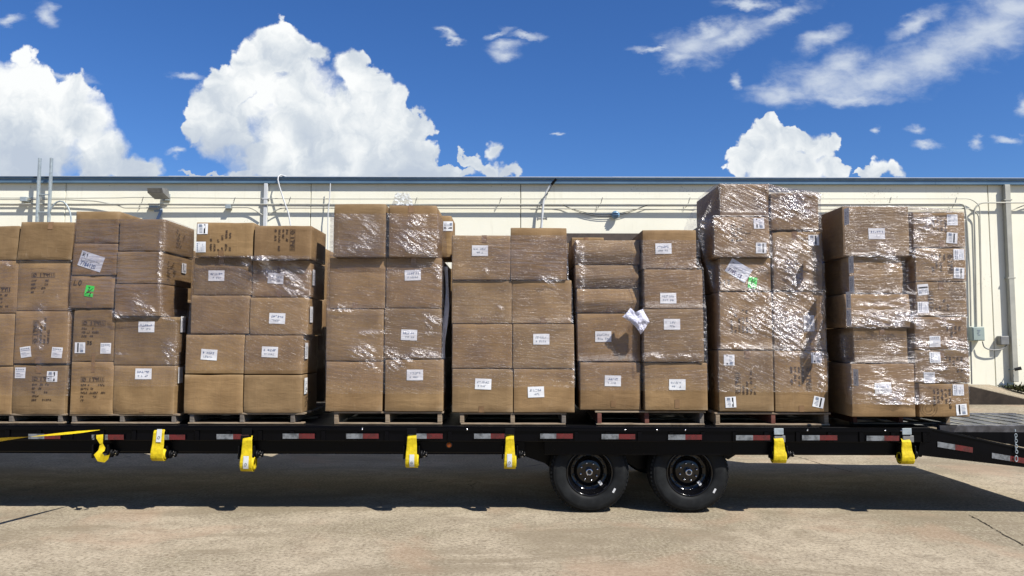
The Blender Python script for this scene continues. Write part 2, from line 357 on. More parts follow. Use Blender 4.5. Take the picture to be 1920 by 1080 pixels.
wh=thing('warehouse','long cream warehouse wall with blue gutter behind the loaded trailer','building',(0,YW,0))
def wl(mb,name,mt,par=wh): return mb.build(name,mt,par,(0,YW,0))
joints=[-40]+[at(x,500,YW).x for x in (-400,117,580,976,1420,1858,2300)]+[45]
mb=MB()
for a,b in zip(joints[:-1],joints[1:]): mb.bbox(a+.007,b-.007,YW,YW+.2,0,zt+.12,.006)
wl(mb,'wall',M['wall'])
mb=MB(); mb.box(-40,45,YW+.06,YW+.25,0,zt+.1); wl(mb,'joint_backing',M['shade_gap'])
# gutter profile along the whole eave
hg=zr-zt
prof=[(YW+.05,zt+.012),(YW-.07,zt),(YW-.085,zt+.012),(YW-.085,zr-.045),(YW-.10,zr-.03),(YW-.10,zr),(YW-.085,zr),(YW+.05,zr)]
def extr(prof,x0,x1,mi=0):
    mb=MB(); n=len(prof); mb.add([(x0,y,z) for y,z in prof]+[(x1,y,z) for y,z in prof],[tuple(range(n))[::-1],tuple(range(n,2*n))]+[(i,(i+1)%n,(i+1)%n+n,i+n) for i in range(n)],mi); return mb
gx=[-40]+[at(x,340,YW).x for x in (-900,-250,420,1080,1749,2400)]+[45]
mb=MB()
for a,b in zip(gx[:-1],gx[1:]):
    q=extr(prof,a+.002,b-.002); mb.add(q.v,q.f)
wl(mb,'gutter',M['blue'])
mb=MB(); mb.box(-40,45,YW-.112,YW-.1025,zr-.030,zr+.004); wl(mb,'gutter_lip',M['navy'])
mb=MB()
xx=-40
while xx<45:
    s=random.Random(int(xx*10)).uniform(0,.022); mb.box(xx,min(45,xx+3.0)-.004,YW-.06,YW+26,zr+.006,zr+.022+s*.4); xx+=3
wl(mb,'roof',M['white_metal'])
dx0=at(1058,436,YW).x; dx1=at(1204,436,YW).x; dz=at(1100,436,YW).z
mb=MB(); mb.box(dx0,dx1,YW-.03,YW-.002,.7,dz-.02)
wl(mb,'door',M['brown'])
# raised dock in front of the wall, ramping down to the right
def dockz(px,py,Y): return at(px,py,Y)
A=at(1600,723,14.0); B=at(1820,723.5,14.0); Cc=at(1920,747,14.0); slope=(Cc.z-B.z)/(Cc.x-B.x)
xe=B.x+(.1-B.z)/slope
zb0=at(1820,721,YW).z
M['dock']=M['ground']
mb=MB()
vs=[]; xs=[-12,B.x,Cc.x,xe]; 
front=[(x,14.0,max(.1,B.z if x<=B.x else B.z+(x-B.x)*slope)) for x in xs]; back=[(x,YW-.004,zb0 if x<=Cc.x else max(.12,zb0+(x-Cc.x)*slope)) for x in xs]
for i in range(3):
    f0,f1,b0,b1=front[i],front[i+1],back[i],back[i+1]
    mb.add([f0,f1,b1,b0,(f0[0],14.0,0),(f1[0],14.0,0)],[(0,1,2,3),(4,5,1,0)])
d=mb.build('dock_ramp',M['ground'],None,(0,14,0),fix=False); tag(d,kind='structure')
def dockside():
    m,N=mat('dark brown concrete face'); tc=N.n('ShaderNodeTexCoord'); n=N.noise(tc.outputs['Object'],3,6,.7,.5)  # dock front in two dark browns mixed by noise
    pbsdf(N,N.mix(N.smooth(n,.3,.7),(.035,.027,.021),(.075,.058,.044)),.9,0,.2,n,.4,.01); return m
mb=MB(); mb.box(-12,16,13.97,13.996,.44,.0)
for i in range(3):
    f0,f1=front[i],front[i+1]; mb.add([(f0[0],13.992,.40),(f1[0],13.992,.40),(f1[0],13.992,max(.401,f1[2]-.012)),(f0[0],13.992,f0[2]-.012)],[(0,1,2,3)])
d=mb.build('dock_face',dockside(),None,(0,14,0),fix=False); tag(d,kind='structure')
mb=MB(); mb.bbox(-12,30,11.6,13.96,0,.43,.02); d=mb.build('loading_apron',M['ground'],None,(0,12,0)); tag(d,kind='structure')
# long crack on the yard, near right
def crack(name,pts,w,seed):
    r=random.Random(seed); P3=[ground(x,y) for x,y in pts]; path=[]
    for a,b in zip(P3[:-1],P3[1:]):
        n=max(2,int((b-a).length/.03))
        for k in range(n): q=a.lerp(b,k/n); path.append(Vector((q.x+r.uniform(-1,1)*.009,q.y+r.uniform(-1,1)*.012,.004)))
    mb=MB(); L=[];R=[]
    for i,q in enumerate(path):
        t=(path[min(i+1,len(path)-1)]-path[max(i-1,0)]).normalized(); nn=Vector((-t.y,t.x,0)); ww=w*r.uniform(.35,1.2)
        L.append(q+nn*ww); R.append(q-nn*ww)
    k=len(path); mb.add(L+R,[(i,i+1,k+i+1,k+i) for i in range(k-1)])
    o=mb.build(name,M['crackm'],None,tuple(path[0]),fix=False); tag(o,kind='structure')
M['crackm']=simple('crack dirt',(.035,.028,.02),.95,spec=.1)
crack('ground_crack',[(1818,966),(1850,984),(1885,1005),(1925,1026)],.006,3)
crack('ground_crack',[(1478,853),(1510,861),(1545,872),(1600,886)],.008,4)
# ------------------------------------------------------------------ things on the wall
def wt_(mb,name,mt,label,cat,org,group=None): o=mb.build(name,mt,None,org); tag(o,label,cat,group); return o
def conduit(pts,r,Y,label,m='conduit',seg=3):
    P3=[at(x,y,Y) for x,y in pts]
    # round the bends
    out=[P3[0]]
    for i in range(1,len(P3)-1):
        a,b,c=P3[i-1],P3[i],P3[i+1]; d=min(.10,(a-b).length*.45,(c-b).length*.45)
        p0=b+(a-b).normalized()*d; p1=b+(c-b).normalized()*d
        for k in range(5): t=k/4; out.append(p0*(1-t)**2+b*2*t*(1-t)+p1*t*t)
    out.append(P3[-1]); mb=MB(); mb.tube(out,r,8); return wt_(mb,'conduit',M[m],label,'conduit',tuple(P3[0]),'conduits on the warehouse wall')
conduit([(-500,370),(150,371.5),(225,371),(245,370),(600,373),(1820,372.5),(1837,385),(1842,612)],.009,14.93,'thinnest and topmost wall conduit running below the blue gutter')
conduit([(-500,382),(700,383.5),(1300,383.5),(1808,382),(1813,420),(1819,520),(1820.5,612)],.017,14.90,'thick middle wall conduit bending down near the right end')
conduit([(-500,374),(120,374),(180,377),(222,385),(232,390),(470,389),(492,403)],.012,14.91,'wall conduit dipping below the floodlight at left','conduit')
conduit([(505,402),(525,390),(1000,391),(1300,392.5),(1820,391),(1835,402),(1838,500),(1841,612)],.012,14.92,'lowest long wall conduit bending down at right')
conduit([(2100,380),(1838,380),(1826,392),(1828,450),(1831,612)],.016,14.90,'conduit coming in from the right edge and dropping to the cabinet')
conduit([(1820,640),(1822,720)],.014,14.93,'short conduit from the cabinet down to the dock','conduit_grey')
conduit([(1842,640),(1845,652),(1860,657),(1880,655),(1889,645)],.012,14.90,'curved grey conduit linking the cabinet and the small grey box','conduit_grey')
conduit([(1880,383),(1893,396),(1925,383),(1960,381)],.010,14.95,'short bowed conduit crossing behind the right downspout')
for k,(x,y) in enumerate([(265,377),(437,378),(541,377),(778,378),(936,378),(1126,378),(1290,378),(1667,377),(1790,378)]):
    a=at(x+4,y-8,14.90); b=at(x+1,y+2,14.93); c=at(x-5,y+12,14.96); d=at(x+1,y-1,14.9)
    mb=MB(); mb.tube([a,b,c],.006,6); mb.tube([a,d],.005,6)
    wt_(mb,'pipe_hanger',M['conduit_grey'],['bent wire pipe hanger left of the floodlight','bent wire pipe hanger above the third stack','bent wire pipe hanger beside the white downspout','bent wire pipe hanger behind the crumpled film on the fourth stack','bent wire pipe hanger above the fifth stack','bent wire pipe hanger near the pale blue disc','bent wire pipe hanger beside the tallest stack','bent wire pipe hanger above the rightmost pallet load','bent wire pipe hanger by the conduit bends at right'][k],'pipe hanger',tuple(c),'wire pipe hangers on the wall')
# ladder
x0=at(71,380,14.7).x; x1=at(93,380,14.7).x; zt_=at(76,296,14.7).z
L=thing('roof_ladder','grey steel fixed ladder rising above the gutter at left','ladder',((x0+x1)/2,14.7,.7))
for x in (x0,x1):
    mb=MB(); mb.bbox(x-.022,x+.022,14.67,14.73,.7,zt_,.006); mb.build('rail',M['galv'],L,tuple(L.location))
z=zt_-.74
zr1=at(80,365,14.7).z
for k in range(-1,11):
    zz=zr1-k*.355
    if k==-1: continue
    mb=MB(); mb.tube([(x0,14.7,zz),(x1,14.7,zz)],.014,8); mb.build('rung',M['galv'],L,tuple(L.location))
mb=MB(); 
cx=at(114,400,14.55); ax=cx.x-x1; 
pts=[Vector((x1+ (at(131,400,14.5).x-x1)*(1-math.cos(t))/2,14.7-.30*math.sin(t),0)) for t in [0]]
xr=at(131,400,14.6).x
ctr=((x1+xr)/2); rx=(xr-x1)/2; ztop=at(114,377,14.65).z; zlo=at(114,420,14.65).z
pts=[(x1,14.7,zlo-.2),(x1,14.68,zlo)]+[(ctr-rx*math.cos(t),14.66,zlo+(ztop-zlo)*math.sin(t)) for t in [math.pi*k/12 for k in range(1,12)]]+[(xr,14.66,zlo),(xr,14.66,zlo-.6)]
mb.tube(pts,.016,8); mb.build('grab_hoop',M['galv'],L,tuple(L.location))
for s in (x0,x1):
    mb=MB(); zz=at(60,368,14.9).z-1.2; mb.box(s-.02,s+.02,14.73,14.99,zz,zz+.03); mb.build('bracket',M['galv'],L,tuple(L.location))
# junction boxes
def jbox(px,py,w,h,Y0,label):
    c=at(px,py,Y0); mb=MB(); mb.bbox(c.x-w/2,c.x+w/2,Y0,YW-.003,c.z-h/2,c.z+h/2,.006); return wt_(mb,'junction_box',M['galv'],label,'junction box',tuple(c),'junction boxes on the wall')
jbox(43,373,.13,.09,14.86,'grey junction box on the wall conduit left of the ladder'); jbox(427,387,.11,.08,14.88,'grey junction box on the conduit above the third stack')
jbox(288,388,.20,.11,14.93,'flat grey junction box under the floodlight')
# floodlight
F=at(297,361,14.62); FL=thing('floodlight','grey wall floodlight aimed down under the gutter at left','floodlight',(F.x,YW-.01,F.z))
mb=MB(); w=.155
mb.add([(F.x-w,14.50,F.z-.03),(F.x+w,14.50,F.z-.03),(F.x+w,14.80,F.z-.10),(F.x-w,14.80,F.z-.10),(F.x-w,14.47,F.z+.06),(F.x+w*.9,14.47,F.z+.06),(F.x+w*.9,14.74,F.z+.10),(F.x-w,14.74,F.z+.10)],[(0,3,2,1),(4,5,6,7),(0,1,5,4),(1,2,6,5),(2,3,7,6),(3,0,4,7)])
mb.build('housing',M['conduit_grey'],FL,tuple(FL.location))
mb=MB(); mb.add([(F.x-w*.85,14.492,F.z-.022),(F.x+w*.85,14.492,F.z-.022),(F.x+w*.8,14.464,F.z+.052),(F.x-w*.85,14.464,F.z+.052)],[(0,1,2,3)]); mb.build('lens',M['lens'],FL,tuple(FL.location))
mb=MB(); mb.tube([(F.x,14.75,F.z),(F.x,14.86,F.z-.03),(F.x,14.995,F.z-.03)],.025,10); mb.bbox(F.x-.07,F.x+.07,14.93,14.997,F.z-.10,F.z+.04,.005); mb.build('bracket',M['galv'],FL,tuple(FL.location))
# the number 7
c=at(296,402,14.97); mb=MB()
def pl(pts,y0=14.975,y1=14.995,mi=0): P=[at(x,y,14.975) for x,y in pts]; mb.prism([(p.x,p.z) for p in P],y0,y1,mi)
pl([(289,392),(304,391),(304.5,396),(289,397)]); pl([(298.5,396.3),(304.4,396.1),(298,411),(292.5,411)])
wt_(mb,'dock_number',simple('number paint',(.30,.42,.62),.5),'pale blue figure 7 fixed to the wall below the floodlight','sign',tuple(c))
# downspouts and odd pipes
def spout(px,py,w,dp,m,label,zb):
    c=at(px,py,YW-.08); mb=MB(); mb.bbox(c.x-w/2,c.x+w/2,YW-.02-dp,YW-.02,zb,zt+.003,.008)
    for zz in (zt-.32,zt-1.9): mb.box(c.x-w/2-.02,c.x+w/2+.02,YW-.026-dp,YW-.003,zz,zz+.025)
    return wt_(mb,'downspout',M[m],label,'downspout',(c.x,YW-.05,zb),'downspouts')
spout(497.5,380,.075,.07,'white_metal','narrow white downspout behind the third stack',.72)
spout(1895,520,.115,.09,'conduit','wide cream downspout near the right edge of the wall',.80)
def pipe(name,pts,r,Y,m,label,cat='pipe',mats=None):
    P3=[at(x,y,yy) for (x,y),yy in zip(pts,Y if isinstance(Y,list) else [Y]*len(pts))]; mb=MB(); mb.tube(P3,r,8); return wt_(mb,name,M[m],label,cat,tuple(P3[-1]))
pipe('vent_pipe',[(546,333.5),(534,330),(526,328),(522,331),(521,337),(524,350),(532,375),(541,400),(546,430),(548,520)],.014,[15.05,14.95,14.88,14.85,14.83,14.83,14.83,14.83,14.83,14.83],'white_metal','thin white pipe hooked over the gutter behind the third stack')
pipe('vent_pipe',[(619.5,344),(618,372),(615,400),(614,520)],.011,14.86,'white_metal','thin straight white pipe left of the fourth stack')
MA=thing('service_mast','white conduit mast bent over the gutter above the fifth stack','mast',tuple(at(1017,420,14.85)))
mo=tuple(MA.location)
mb=MB(); mb.tube([at(x,y,14.85) for x,y in [(1015,430),(1017,400),(1019,378),(1021,372),(1024,360),(1030,350),(1036,343),(1042,336.5)]],[.024,.024,.022,.015,.014,.018,.018,.018],10); mb.tube([at(1015,430,14.85),at(1014,520,14.85)],.024,10); mb.build('pole',M['white_metal'],MA,mo)
mb=MB(); mb.tube([at(1034,346,14.83),at(1043,335.5,14.80)],.026,10); mb.build('weatherhead',M['steel_black'],MA,mo)
mb=MB(); mb.tube([at(x,y,14.83) for x,y in [(1020,372),(1023,366),(1030,357),(1036,345)]],.006,6); mb.build('wire',M['steel_black'],MA,mo)
mb=MB(); q=at(1016,410,14.85); mb.bbox(q.x-.085,q.x+.10,14.83,14.90,q.z-.012,q.z+.012,.004); mb.box(q.x-.10,q.x-.07,14.82,14.9,q.z-.03,q.z+.02); mb.box(q.x+.075,q.x+.105,14.82,14.9,q.z-.02,q.z+.03); mb.build('clamp',M['conduit_grey'],MA,mo)
for dz_,lab in ((0,'lower strand of sagging black cable on the wall'),(-3.5,'upper strand of sagging black cable on the wall')):
    pts=[(1000,383),(1040,383),(1056,385)]+[(1056+ (1214-1056)*t, 385+ (21+dz_)*math.sin(math.pi*min(1,t*1.02))**.9) for t in [k/14 for k in range(1,14)]]+[(1216,384),(1260,383),(1308,385)]
    pipe('sagging_cable',pts,.0055,14.95,'steel_black',lab,'cable')
q=at(1154,403,14.92); BD=thing('wall_disc','pale blue round insulator disc under the sagging cables','insulator',tuple(q)); M['pblue']=simple('pale blue glazed',(.20,.36,.52),.25,var=.2,coat=.3)
mb=MB(); mb.lathe([(.0,-.05),(.05,-.05),(.08,-.03),(.085,0),(.07,.03),(.03,.05),(.03,.075)],q,'y',24); mb.build('body',M['pblue'],BD,tuple(q))
mb=MB(); mb.box(q.x-.06,q.x+.05,q.y-.062,q.y-.052,q.z+.022,q.z+.034); mb.box(q.x-.05,q.x+.06,q.y-.062,q.y-.052,q.z-.02,q.z-.008); mb.box(q.x-.03,q.x+.04,q.y-.062,q.y-.052,q.z-.05,q.z-.04); mb.build('slots',M['navy'],BD,tuple(q))
# electrical cabinet, small box, spotlight
a=at(1823,613,14.80); b=at(1847,639,14.80); EC=thing('electrical_cabinet','pale green electrical cabinet on the wall at right','cabinet',((a.x+b.x)/2,YW,b.z)); eo=tuple(EC.location)
mb=MB(); mb.bbox(a.x,b.x,14.80,YW-.003,b.z,a.z,.008); mb.build('body',M['cabinet'],EC,eo)
mb=MB(); mb.bbox(a.x+.015,b.x-.015,14.79,14.799,b.z+.015,a.z-.015,.003); mb.build('door',M['cabinet'],EC,eo)
mb=MB()
for k in range(4): mb.box(a.x+.09+.01*(k%2),b.x-.09-.015*(k%3),14.785,14.7895,a.z-.07-k*.03,a.z-.06-k*.03)
mb.build('warning_text',M['grey_ink'],EC,eo)
c=at(1884.5,638,14.86); mb=MB(); mb.bbox(c.x-.085,c.x+.085,14.86,YW-.003,c.z-.09,c.z+.085,.01); wt_(mb,'junction_box',M['conduit_grey'],'small square grey box on the wall right of the cabinet','junction box',tuple(c),'junction boxes on the wall')
c=at(1908,692,14.8); SPT=thing('spotlight','tiny black spotlight low on the wall beside the wide downspout','spotlight',tuple(c))
mb=MB(); mb.tube([c+Vector((.06,-.02,.02)),c+Vector((-.04,.03,-.01))],[.035,.03],10); mb.build('head',M['dark'],SPT,tuple(c)); mb=MB(); mb.tube([c+Vector((-.02,.03,0)),c+Vector((-.05,.19,-.02))],.01,6); mb.build('arm',M['galv'],SPT,tuple(c))
# weeds against the wall
def weeds():
    r=random.Random(5); m,N=mat('dry weeds'); oi=N.n('ShaderNodeTexCoord'); n=N.noise(oi.outputs['Object'],30,3); pbsdf(N,N.mix(N.smooth(n,.35,.65),(.035,.06,.018),(.12,.12,.05)),.8,0,.2)
    c=at(1912,722,14.75); mb=MB()
    for k in range(520):
        p=Vector((c.x+r.gauss(.05,.16),c.y+r.uniform(-.15,.2),c.z+.0)); p.z=zb0-.01 if p.x<Cc.x else zb0+(p.x-Cc.x)*slope
        a=r.uniform(0,6.28); l=r.uniform(.08,.26)*max(.3,1-abs(p.x-c.x-.05)*2); d=Vector((math.cos(a)*r.uniform(.2,1.2),math.sin(a)*.7,r.uniform(.35,1.1))).normalized(); s=Vector((-math.sin(a),math.cos(a),0))*r.uniform(.005,.013)
        q=p+d*l*.6; e=p+d*l+Vector((0,0,-.03)); mb.add([p-s*.5,p+s*.5,q+s,q-s,e],[(0,1,2,3),(3,2,4)])
    o=mb.build('weed_clump',m,None,(c.x,c.y,c.z),fix=False); tag(o,'scruffy dark green weeds growing against the wall at right','weeds',None,'stuff')
weeds()
# ================================================================== PALLET LOADS
YF = 7.05
# strokes for lettering (unit cell 0..1 x 0..1)
GL={'0':[[(.1,.1),(.1,.9),(.9,.9),(.9,.1),(.1,.1)]],'1':[[(.3,.7),(.55,1),(.55,0)]],'2':[[(.1,.85),(.5,1),(.9,.75),(.1,0),(.95,0)]],'3':[[(.1,1),(.9,1),(.45,.58),(.9,.3),(.5,0),(.1,.1)]],
'4':[[(.7,0),(.7,1),(.1,.35),(.95,.35)]],'5':[[(.9,1),(.2,1),(.2,.55),(.8,.55),(.85,.1),(.1,0)]],'7':[[(.1,1),(.9,1),(.4,0)]],'8':[[(.5,.52),(.1,.78),(.5,1),(.9,.78),(.5,.52),(.05,.22),(.5,0),(.95,.22),(.5,.52)]],
'-':[[(.1,.5),(.9,.5)]],'/':[[(.1,0),(.9,1)]],'R':[[(.1,0),(.1,1),(.8,.9),(.7,.55),(.1,.5),(.9,0)]],'L':[[(.3,1),(.1,0),(.9,.05)]],'O':[[(.5,0),(.1,.4),(.4,1),(.8,.8),(.85,.3),(.5,0)]],
'I':[[(.5,0),(.5,1)]],'T':[[(0,1),(1,1)],[(.5,1),(.5,0)]],'Y':[[(0,1),(.5,.5),(1,1)],[(.5,.5),(.5,0)]],'U':[[(0,1),(.1,.1),(.9,.1),(1,1)]],'B':[[(.1,0),(.1,1),(.8,.8),(.1,.5),(.9,.25),(.1,0)]],'S':[[(.9,.9),(.2,1),(.2,.6),(.85,.45),(.8,.05),(.1,.05)]]}
def strokes(items,w):   # list of polylines in metres -> list of quads
    out=[]
    for pl_ in items:
        for a,b in zip(pl_[:-1],pl_[1:]):
            dx,dy=b[0]-a[0],b[1]-a[1]; l=math.hypot(dx,dy) or 1e-6; nx,ny=-dy/l*w/2,dx/l*w/2; ex,ey=dx/l*w*.3,dy/l*w*.3
            out.append([(a[0]+nx-ex,a[1]+ny-ey),(a[0]-nx-ex,a[1]-ny-ey),(b[0]-nx+ex,b[1]-ny+ey),(b[0]+nx+ex,b[1]+ny+ey)])
    return out
def text(s,x,y,cw,ch,w,gap=.25):
    out=[]
    for i,c in enumerate(s):
        for pl_ in GL.get(c,[]): out+=strokes([[(x+(i*(1+gap)+p)*cw,y+q*ch) for p,q in pl_]],w)
    return out
def rect(x0,x1,y0,y1): return [[(x0,y0),(x1,y0),(x1,y1),(x0,y1)]]
def glyphrow(r,x0,x1,y,h,fill=.8,w=None):      # a row of small unreadable characters
    out=[]; x=x0; w=w or h*.16
    while x<x1-h*.5:
        cw=h*r.uniform(.7,.95)
        if r.random()<fill:
            for k in range(r.randint(2,4)):
                t=r.random()
                if t<.45: yy=y+h*r.random(); out+=strokes([[(x,yy),(x+cw*.85,yy+h*r.uniform(-.1,.1))]],w)
                elif t<.8: xx=x+cw*.8*r.random(); out+=strokes([[(xx,y),(xx+r.uniform(-.1,.1)*h,y+h)]],w)
                else: out+=strokes([[(x,y),(x+cw*.8,y+h)]],w)
        x+=cw*1.15
    return out
# --- marks: return list of (quads, material key); local coords centred on 0,0
def mark_wide(r):      # wide white shipping sticker, two rows of blue characters
    return [(rect(-.076,.076,-.05,.05),'paper'),(glyphrow(r,-.058,.058,.006,.020,.95),'blue_ink' if r.random()<.6 else 'grey_ink'),(glyphrow(r,-.05,.045,-.028,.017,.75),'grey_ink')]
def mark_bar(r,rot=0):       # square sticker with a heavy barcode strip
    q=[(rect(-.05,.05,-.05,.05),'paper'),(rect(-.026,-.012,-.042,.044),'black_ink')]
    t=[]
    for k in range(6): t+=rect(.0,.0+r.uniform(.02,.038),.032-k*.013,.036-k*.013)
    t+=rect(.006,.034,-.042,-.020); return q+[(t,'grey_ink')]
def mark_lines(r):     # square sticker, header, rule and fine lines
    t=rect(-.042,-.032,.026,.038)
    for k in range(4): t+=rect(-.026+.017*k,-.014+.017*k,.026,.037)
    f=rect(-.042,.042,.014,.017)+rect(-.04,.0,-.008,-.005)+rect(-.04,.03,-.020,-.018)+rect(-.04,.01,-.034,-.032)
    return [(rect(-.05,.05,-.05,.05),'paper'),(t,'grey_ink'),(f,'blue_ink')]
def mark_print(r,w,h,logo=True):    # shipping mark printed straight on the board
    t=[]; y=h/2
    if logo:
        lh=.045; x=-w/2; lw=w*.9
        t+=strokes([[(x,y-lh),(x+lw,y-lh),(x+lw,y),(x,y),(x,y-lh)]],.003)
        cx=x+lh*.6; t+=strokes([[(cx+lh*.36*math.cos(a),y-lh/2+lh*.36*math.sin(a)) for a in [k*math.pi/4 for k in range(9)]]],.006)
        t+=strokes([[(cx-.008,y-lh*.7),(cx+.008,y-lh*.3)]],.005)
        t+=text('ITY',x+lw*.33,y-lh*.82,lh*.55,lh*.64,.009,.35); t+=[[(x+lw*.57,y-lh*.2),(x+lw*.70,y-lh*.2),(x+lw*.64,y-lh*.6),(x+lw*.63,y-lh*.6)]]
        t+=text('III',x+lw*.74,y-lh*.82,lh*.34,lh*.64,.006,.1)
        y-=lh+.02
    n=max(3,int((y+h/2)/.036))
    for k in range(n):
        ln=r.uniform(.45,1.)*w; x=-w/2
        while x<-w/2+ln:
            seg=r.uniform(.03,.09)*w/.25; e=min(x+seg,-w/2+ln); t+=glyphrow(r,x,e,y-.018-k*.036,.017,.97,.0046); x=e+r.choice([.01,.02,.05,.08])
    return [(t,'print')]
def mark_note(r,a,b,ink):
    t=text(a,-.09,.022,.024,.030,.005); g=glyphrow(r,-.09,.08,.0,.012,.9)+glyphrow(r,-.09,.02,-.016,.009,.9)
    return [(rect(-.105,.105,-.068,.068),'note'),(t,'black_ink'),(g,'grey_ink'),(text(b,-.085,-.055,.016,.032,.0055),ink)]
def mark_green(r,a,b):
    return [(rect(-.042,.042,-.055,.055),'green'),(text(a,-.018,.008,.020,.030,.007)+strokes([[(-.03,-.03),(.03,.03)]],.007)+text(b,-.012,-.046,.014,.034,.007),'black_ink')]
def mark_hand(s,cw=.035,ch=.05): return lambda r:[(text(s,-cw*len(s)*.6,-ch/2,cw,ch,.006),'black_ink')]
def mark_tape(w,h): return lambda r:[(rect(-w/2,w/2,-h/2,h/2),'tape')]
def mark_circle(r): # faint round stamp
    t=[]
    for R_ in (.075,.055,.03): t+=strokes([[(R_*math.cos(a),R_*math.sin(a)) for a in [k*math.pi/10 for k in range(21)]]],.0025)
    return [(t,'print')]
def rot(q,a): c,s=math.cos(a),math.sin(a); return [[(x*c-y*s,x*s+y*c) for x,y in p] for p in q]
PARTNAME={'w':'shipping_label','b':'barcode_label','l':'address_label','p':'printed_marks','n':'handwritten_note','g':'green_tag','h':'handwriting','t':'packing_tape','c':'round_stamp'}
BOXES=[]   # fronts for the films
def carton(stk,px0,py0,px1,py1,label,dy=0.,depth=1.1,marks=(),side=(),crush=0.,seed=None,bulge=None,yaw=0,group='cartons stacked on the trailer pallets',lean=0.):
    r=random.Random(seed if seed is not None else int(px0*7+py0*13)); Y=YF+dy
    cxp=(px0+px1)/2; cyp=(py0+py1)/2
    X0=at(px0,cyp,Y).x; X1=at(px1,cyp,Y).x; Z1=at(cxp,py0,Y).z; Z0=at(cxp,py1,Y).z
    X0-=.003; X1+=.003; Z0-=.003
    w=X1-X0; h=Z1-Z0; d=depth; ox=(X0+X1)/2
    T=thing('cardboard_box',label,'cardboard box',(ox,Y+d/2,Z0),group)
    if yaw: T.rotation_euler.z=yaw
    bl=bulge if bulge is not None else r.uniform(.001,.007); sd=Vector((r.uniform(0,99),r.uniform(0,99),r.uniform(0,99))); rr=.006
    cj=[(r.uniform(-.004,.004),r.uniform(-.007,.005)) for _ in range(4)]    # corner jitter x,z of the front outline
    dents=[(r.choice((0,1)),r.choice((0,1)),r.uniform(.004,.016),r.uniform(.03,.06)) for _ in range(r.randint(0,2))]+[(r.random(),r.choice((0,1,r.random())),r.uniform(-.002,.006),r.uniform(.03,.09)) for _ in range(2)]
    def surf(u,v):       # outward offset of the front face, metres (positive = towards the camera)
        n=noise.noise(Vector((u*2.3,v*2.3,0))+sd)*.007+noise.noise(Vector((u*6,v*6,3))+sd)*.0025
        b=bl*4*u*(1-u)*(4*v*(1-v))**.5
        if crush: b+=crush*(1-abs(v-.48)/.52)-.006*(1 if abs(v-.48)<.02 else 0)
        dn=0
        for (du,dv,da,dr) in dents: dn+=da*math.exp(-(((u-du)*w)**2+((v-dv)*h)**2)/dr**2)
        return b+n*min(1,min(u,1-u,v,1-v)*8)-dn
    def cg(n): return [0,rr*.35,rr]+[rr+(1-2*rr)*k/n for k in range(1,n)]+[1-rr,1-rr*.35,1]
    nu=nv=9; us=cg(nu); vs_=cg(nv); ds=[0,.012,.04]+[.04+.92*k/4 for k in range(1,4)]+[.96,.988,1]
    us=[0,rr/w*.35*1.,rr/w]+[rr/w+(1-2*rr/w)*k/nu for k in range(1,nu)]+[1-rr/w,1-rr/w*.35,1]
    vs_=[0,rr/h*.35,rr/h]+[rr/h+(1-2*rr/h)*k/nv for k in range(1,nv)]+[1-rr/h,1-rr/h*.35,1]
    ds=[0,rr/d*.35,rr/d]+[rr/d+(1-2*rr/d)*k/5 for k in range(1,5)]+[1-rr/d,1-rr/d*.35,1]
    nI,nJ,nK=len(us),len(ds),len(vs_)
    def P_(i,j,k):
        u,s,v=us[i],ds[j],vs_[k]; x=(u-.5)*w; y=(s-.5)*d; z=v*h
        # round edges: pull corners in
        e=[min(i,nI-1-i),min(j,nJ-1-j),min(k,nK-1-k)]; near=[q<2 for q in e]
        cnt=sum(near)
        if cnt>=2:
            pull=rr*.30 if 0 in e else 0.
            if e.count(0)>=2: pull=rr*.34
            if near[0] and e[0]==0: x-=math.copysign(pull,x)
            if near[1] and e[1]==0: y-=math.copysign(pull,y)
            if near[2] and e[2]==0: z+=pull if v<.5 else -pull
        fr=(1-s)
        # skewed outline at the front
        jx=((cj[0][0]*(1-u)+cj[1][0]*u)*(1-v)+(cj[2][0]*(1-u)+cj[3][0]*u)*v); 
        if u<.02 or u>.98: x+= -abs(jx)*.7*(1 if u>.5 else -1)
        if v>.98: z-=abs(cj[2][1]*(1-u)+cj[3][1]*u)*.5+ .005*math.sin(u*math.pi)*max(0,noise.noise(sd+Vector((u*3,s*2,9))))*1.5
        if v<.02: z+=0
        if s<.02: y-=surf(u,v)
        elif s<.3 and crush and (u<.02 or u>.98): y-=crush*(1-abs(v-.48)/.52)*(1-s/.3)
        sidb=.006*math.sin(math.pi*s)*math.sin(math.pi*v)*(.5+noise.noise(sd+Vector((s*3,v*3,u*9))))
        if u<.02: x-=sidb
        if u>.98: x+=sidb
        x+=lean*(v-.5)
        return (x,y,z)
    mb=MB(); idx={}
    def vid(i,j,k):
        key=(i,j,k)
        if key not in idx: idx[key]=len(mb.v); mb.v.append(P_(i,j,k))
        return idx[key]
    def face(a,b,c,d_): mb.f.append((a,b,c,d_)); mb.mi.append(0); mb.sm.append(True)
    for i in range(nI-1):
        for k in range(nK-1):
            face(vid(i,0,k),vid(i+1,0,k),vid(i+1,0,k+1),vid(i,0,k+1)); face(vid(i,nJ-1,k),vid(i,nJ-1,k+1),vid(i+1,nJ-1,k+1),vid(i+1,nJ-1,k))
    for j in range(nJ-1):
        for k in range(nK-1):
            face(vid(0,j,k),vid(0,j,k+1),vid(0,j+1,k+1),vid(0,j+1,k)); face(vid(nI-1,j,k),vid(nI-1,j+1,k),vid(nI-1,j+1,k+1),vid(nI-1,j,k+1))
    for i in range(nI-1):
        for j in range(nJ-1):
            face(vid(i,j,0),vid(i,j+1,0),vid(i+1,j+1,0),vid(i+1,j,0)); face(vid(i,j,nK-1),vid(i+1,j,nK-1),vid(i+1,j+1,nK-1),vid(i,j+1,nK-1))
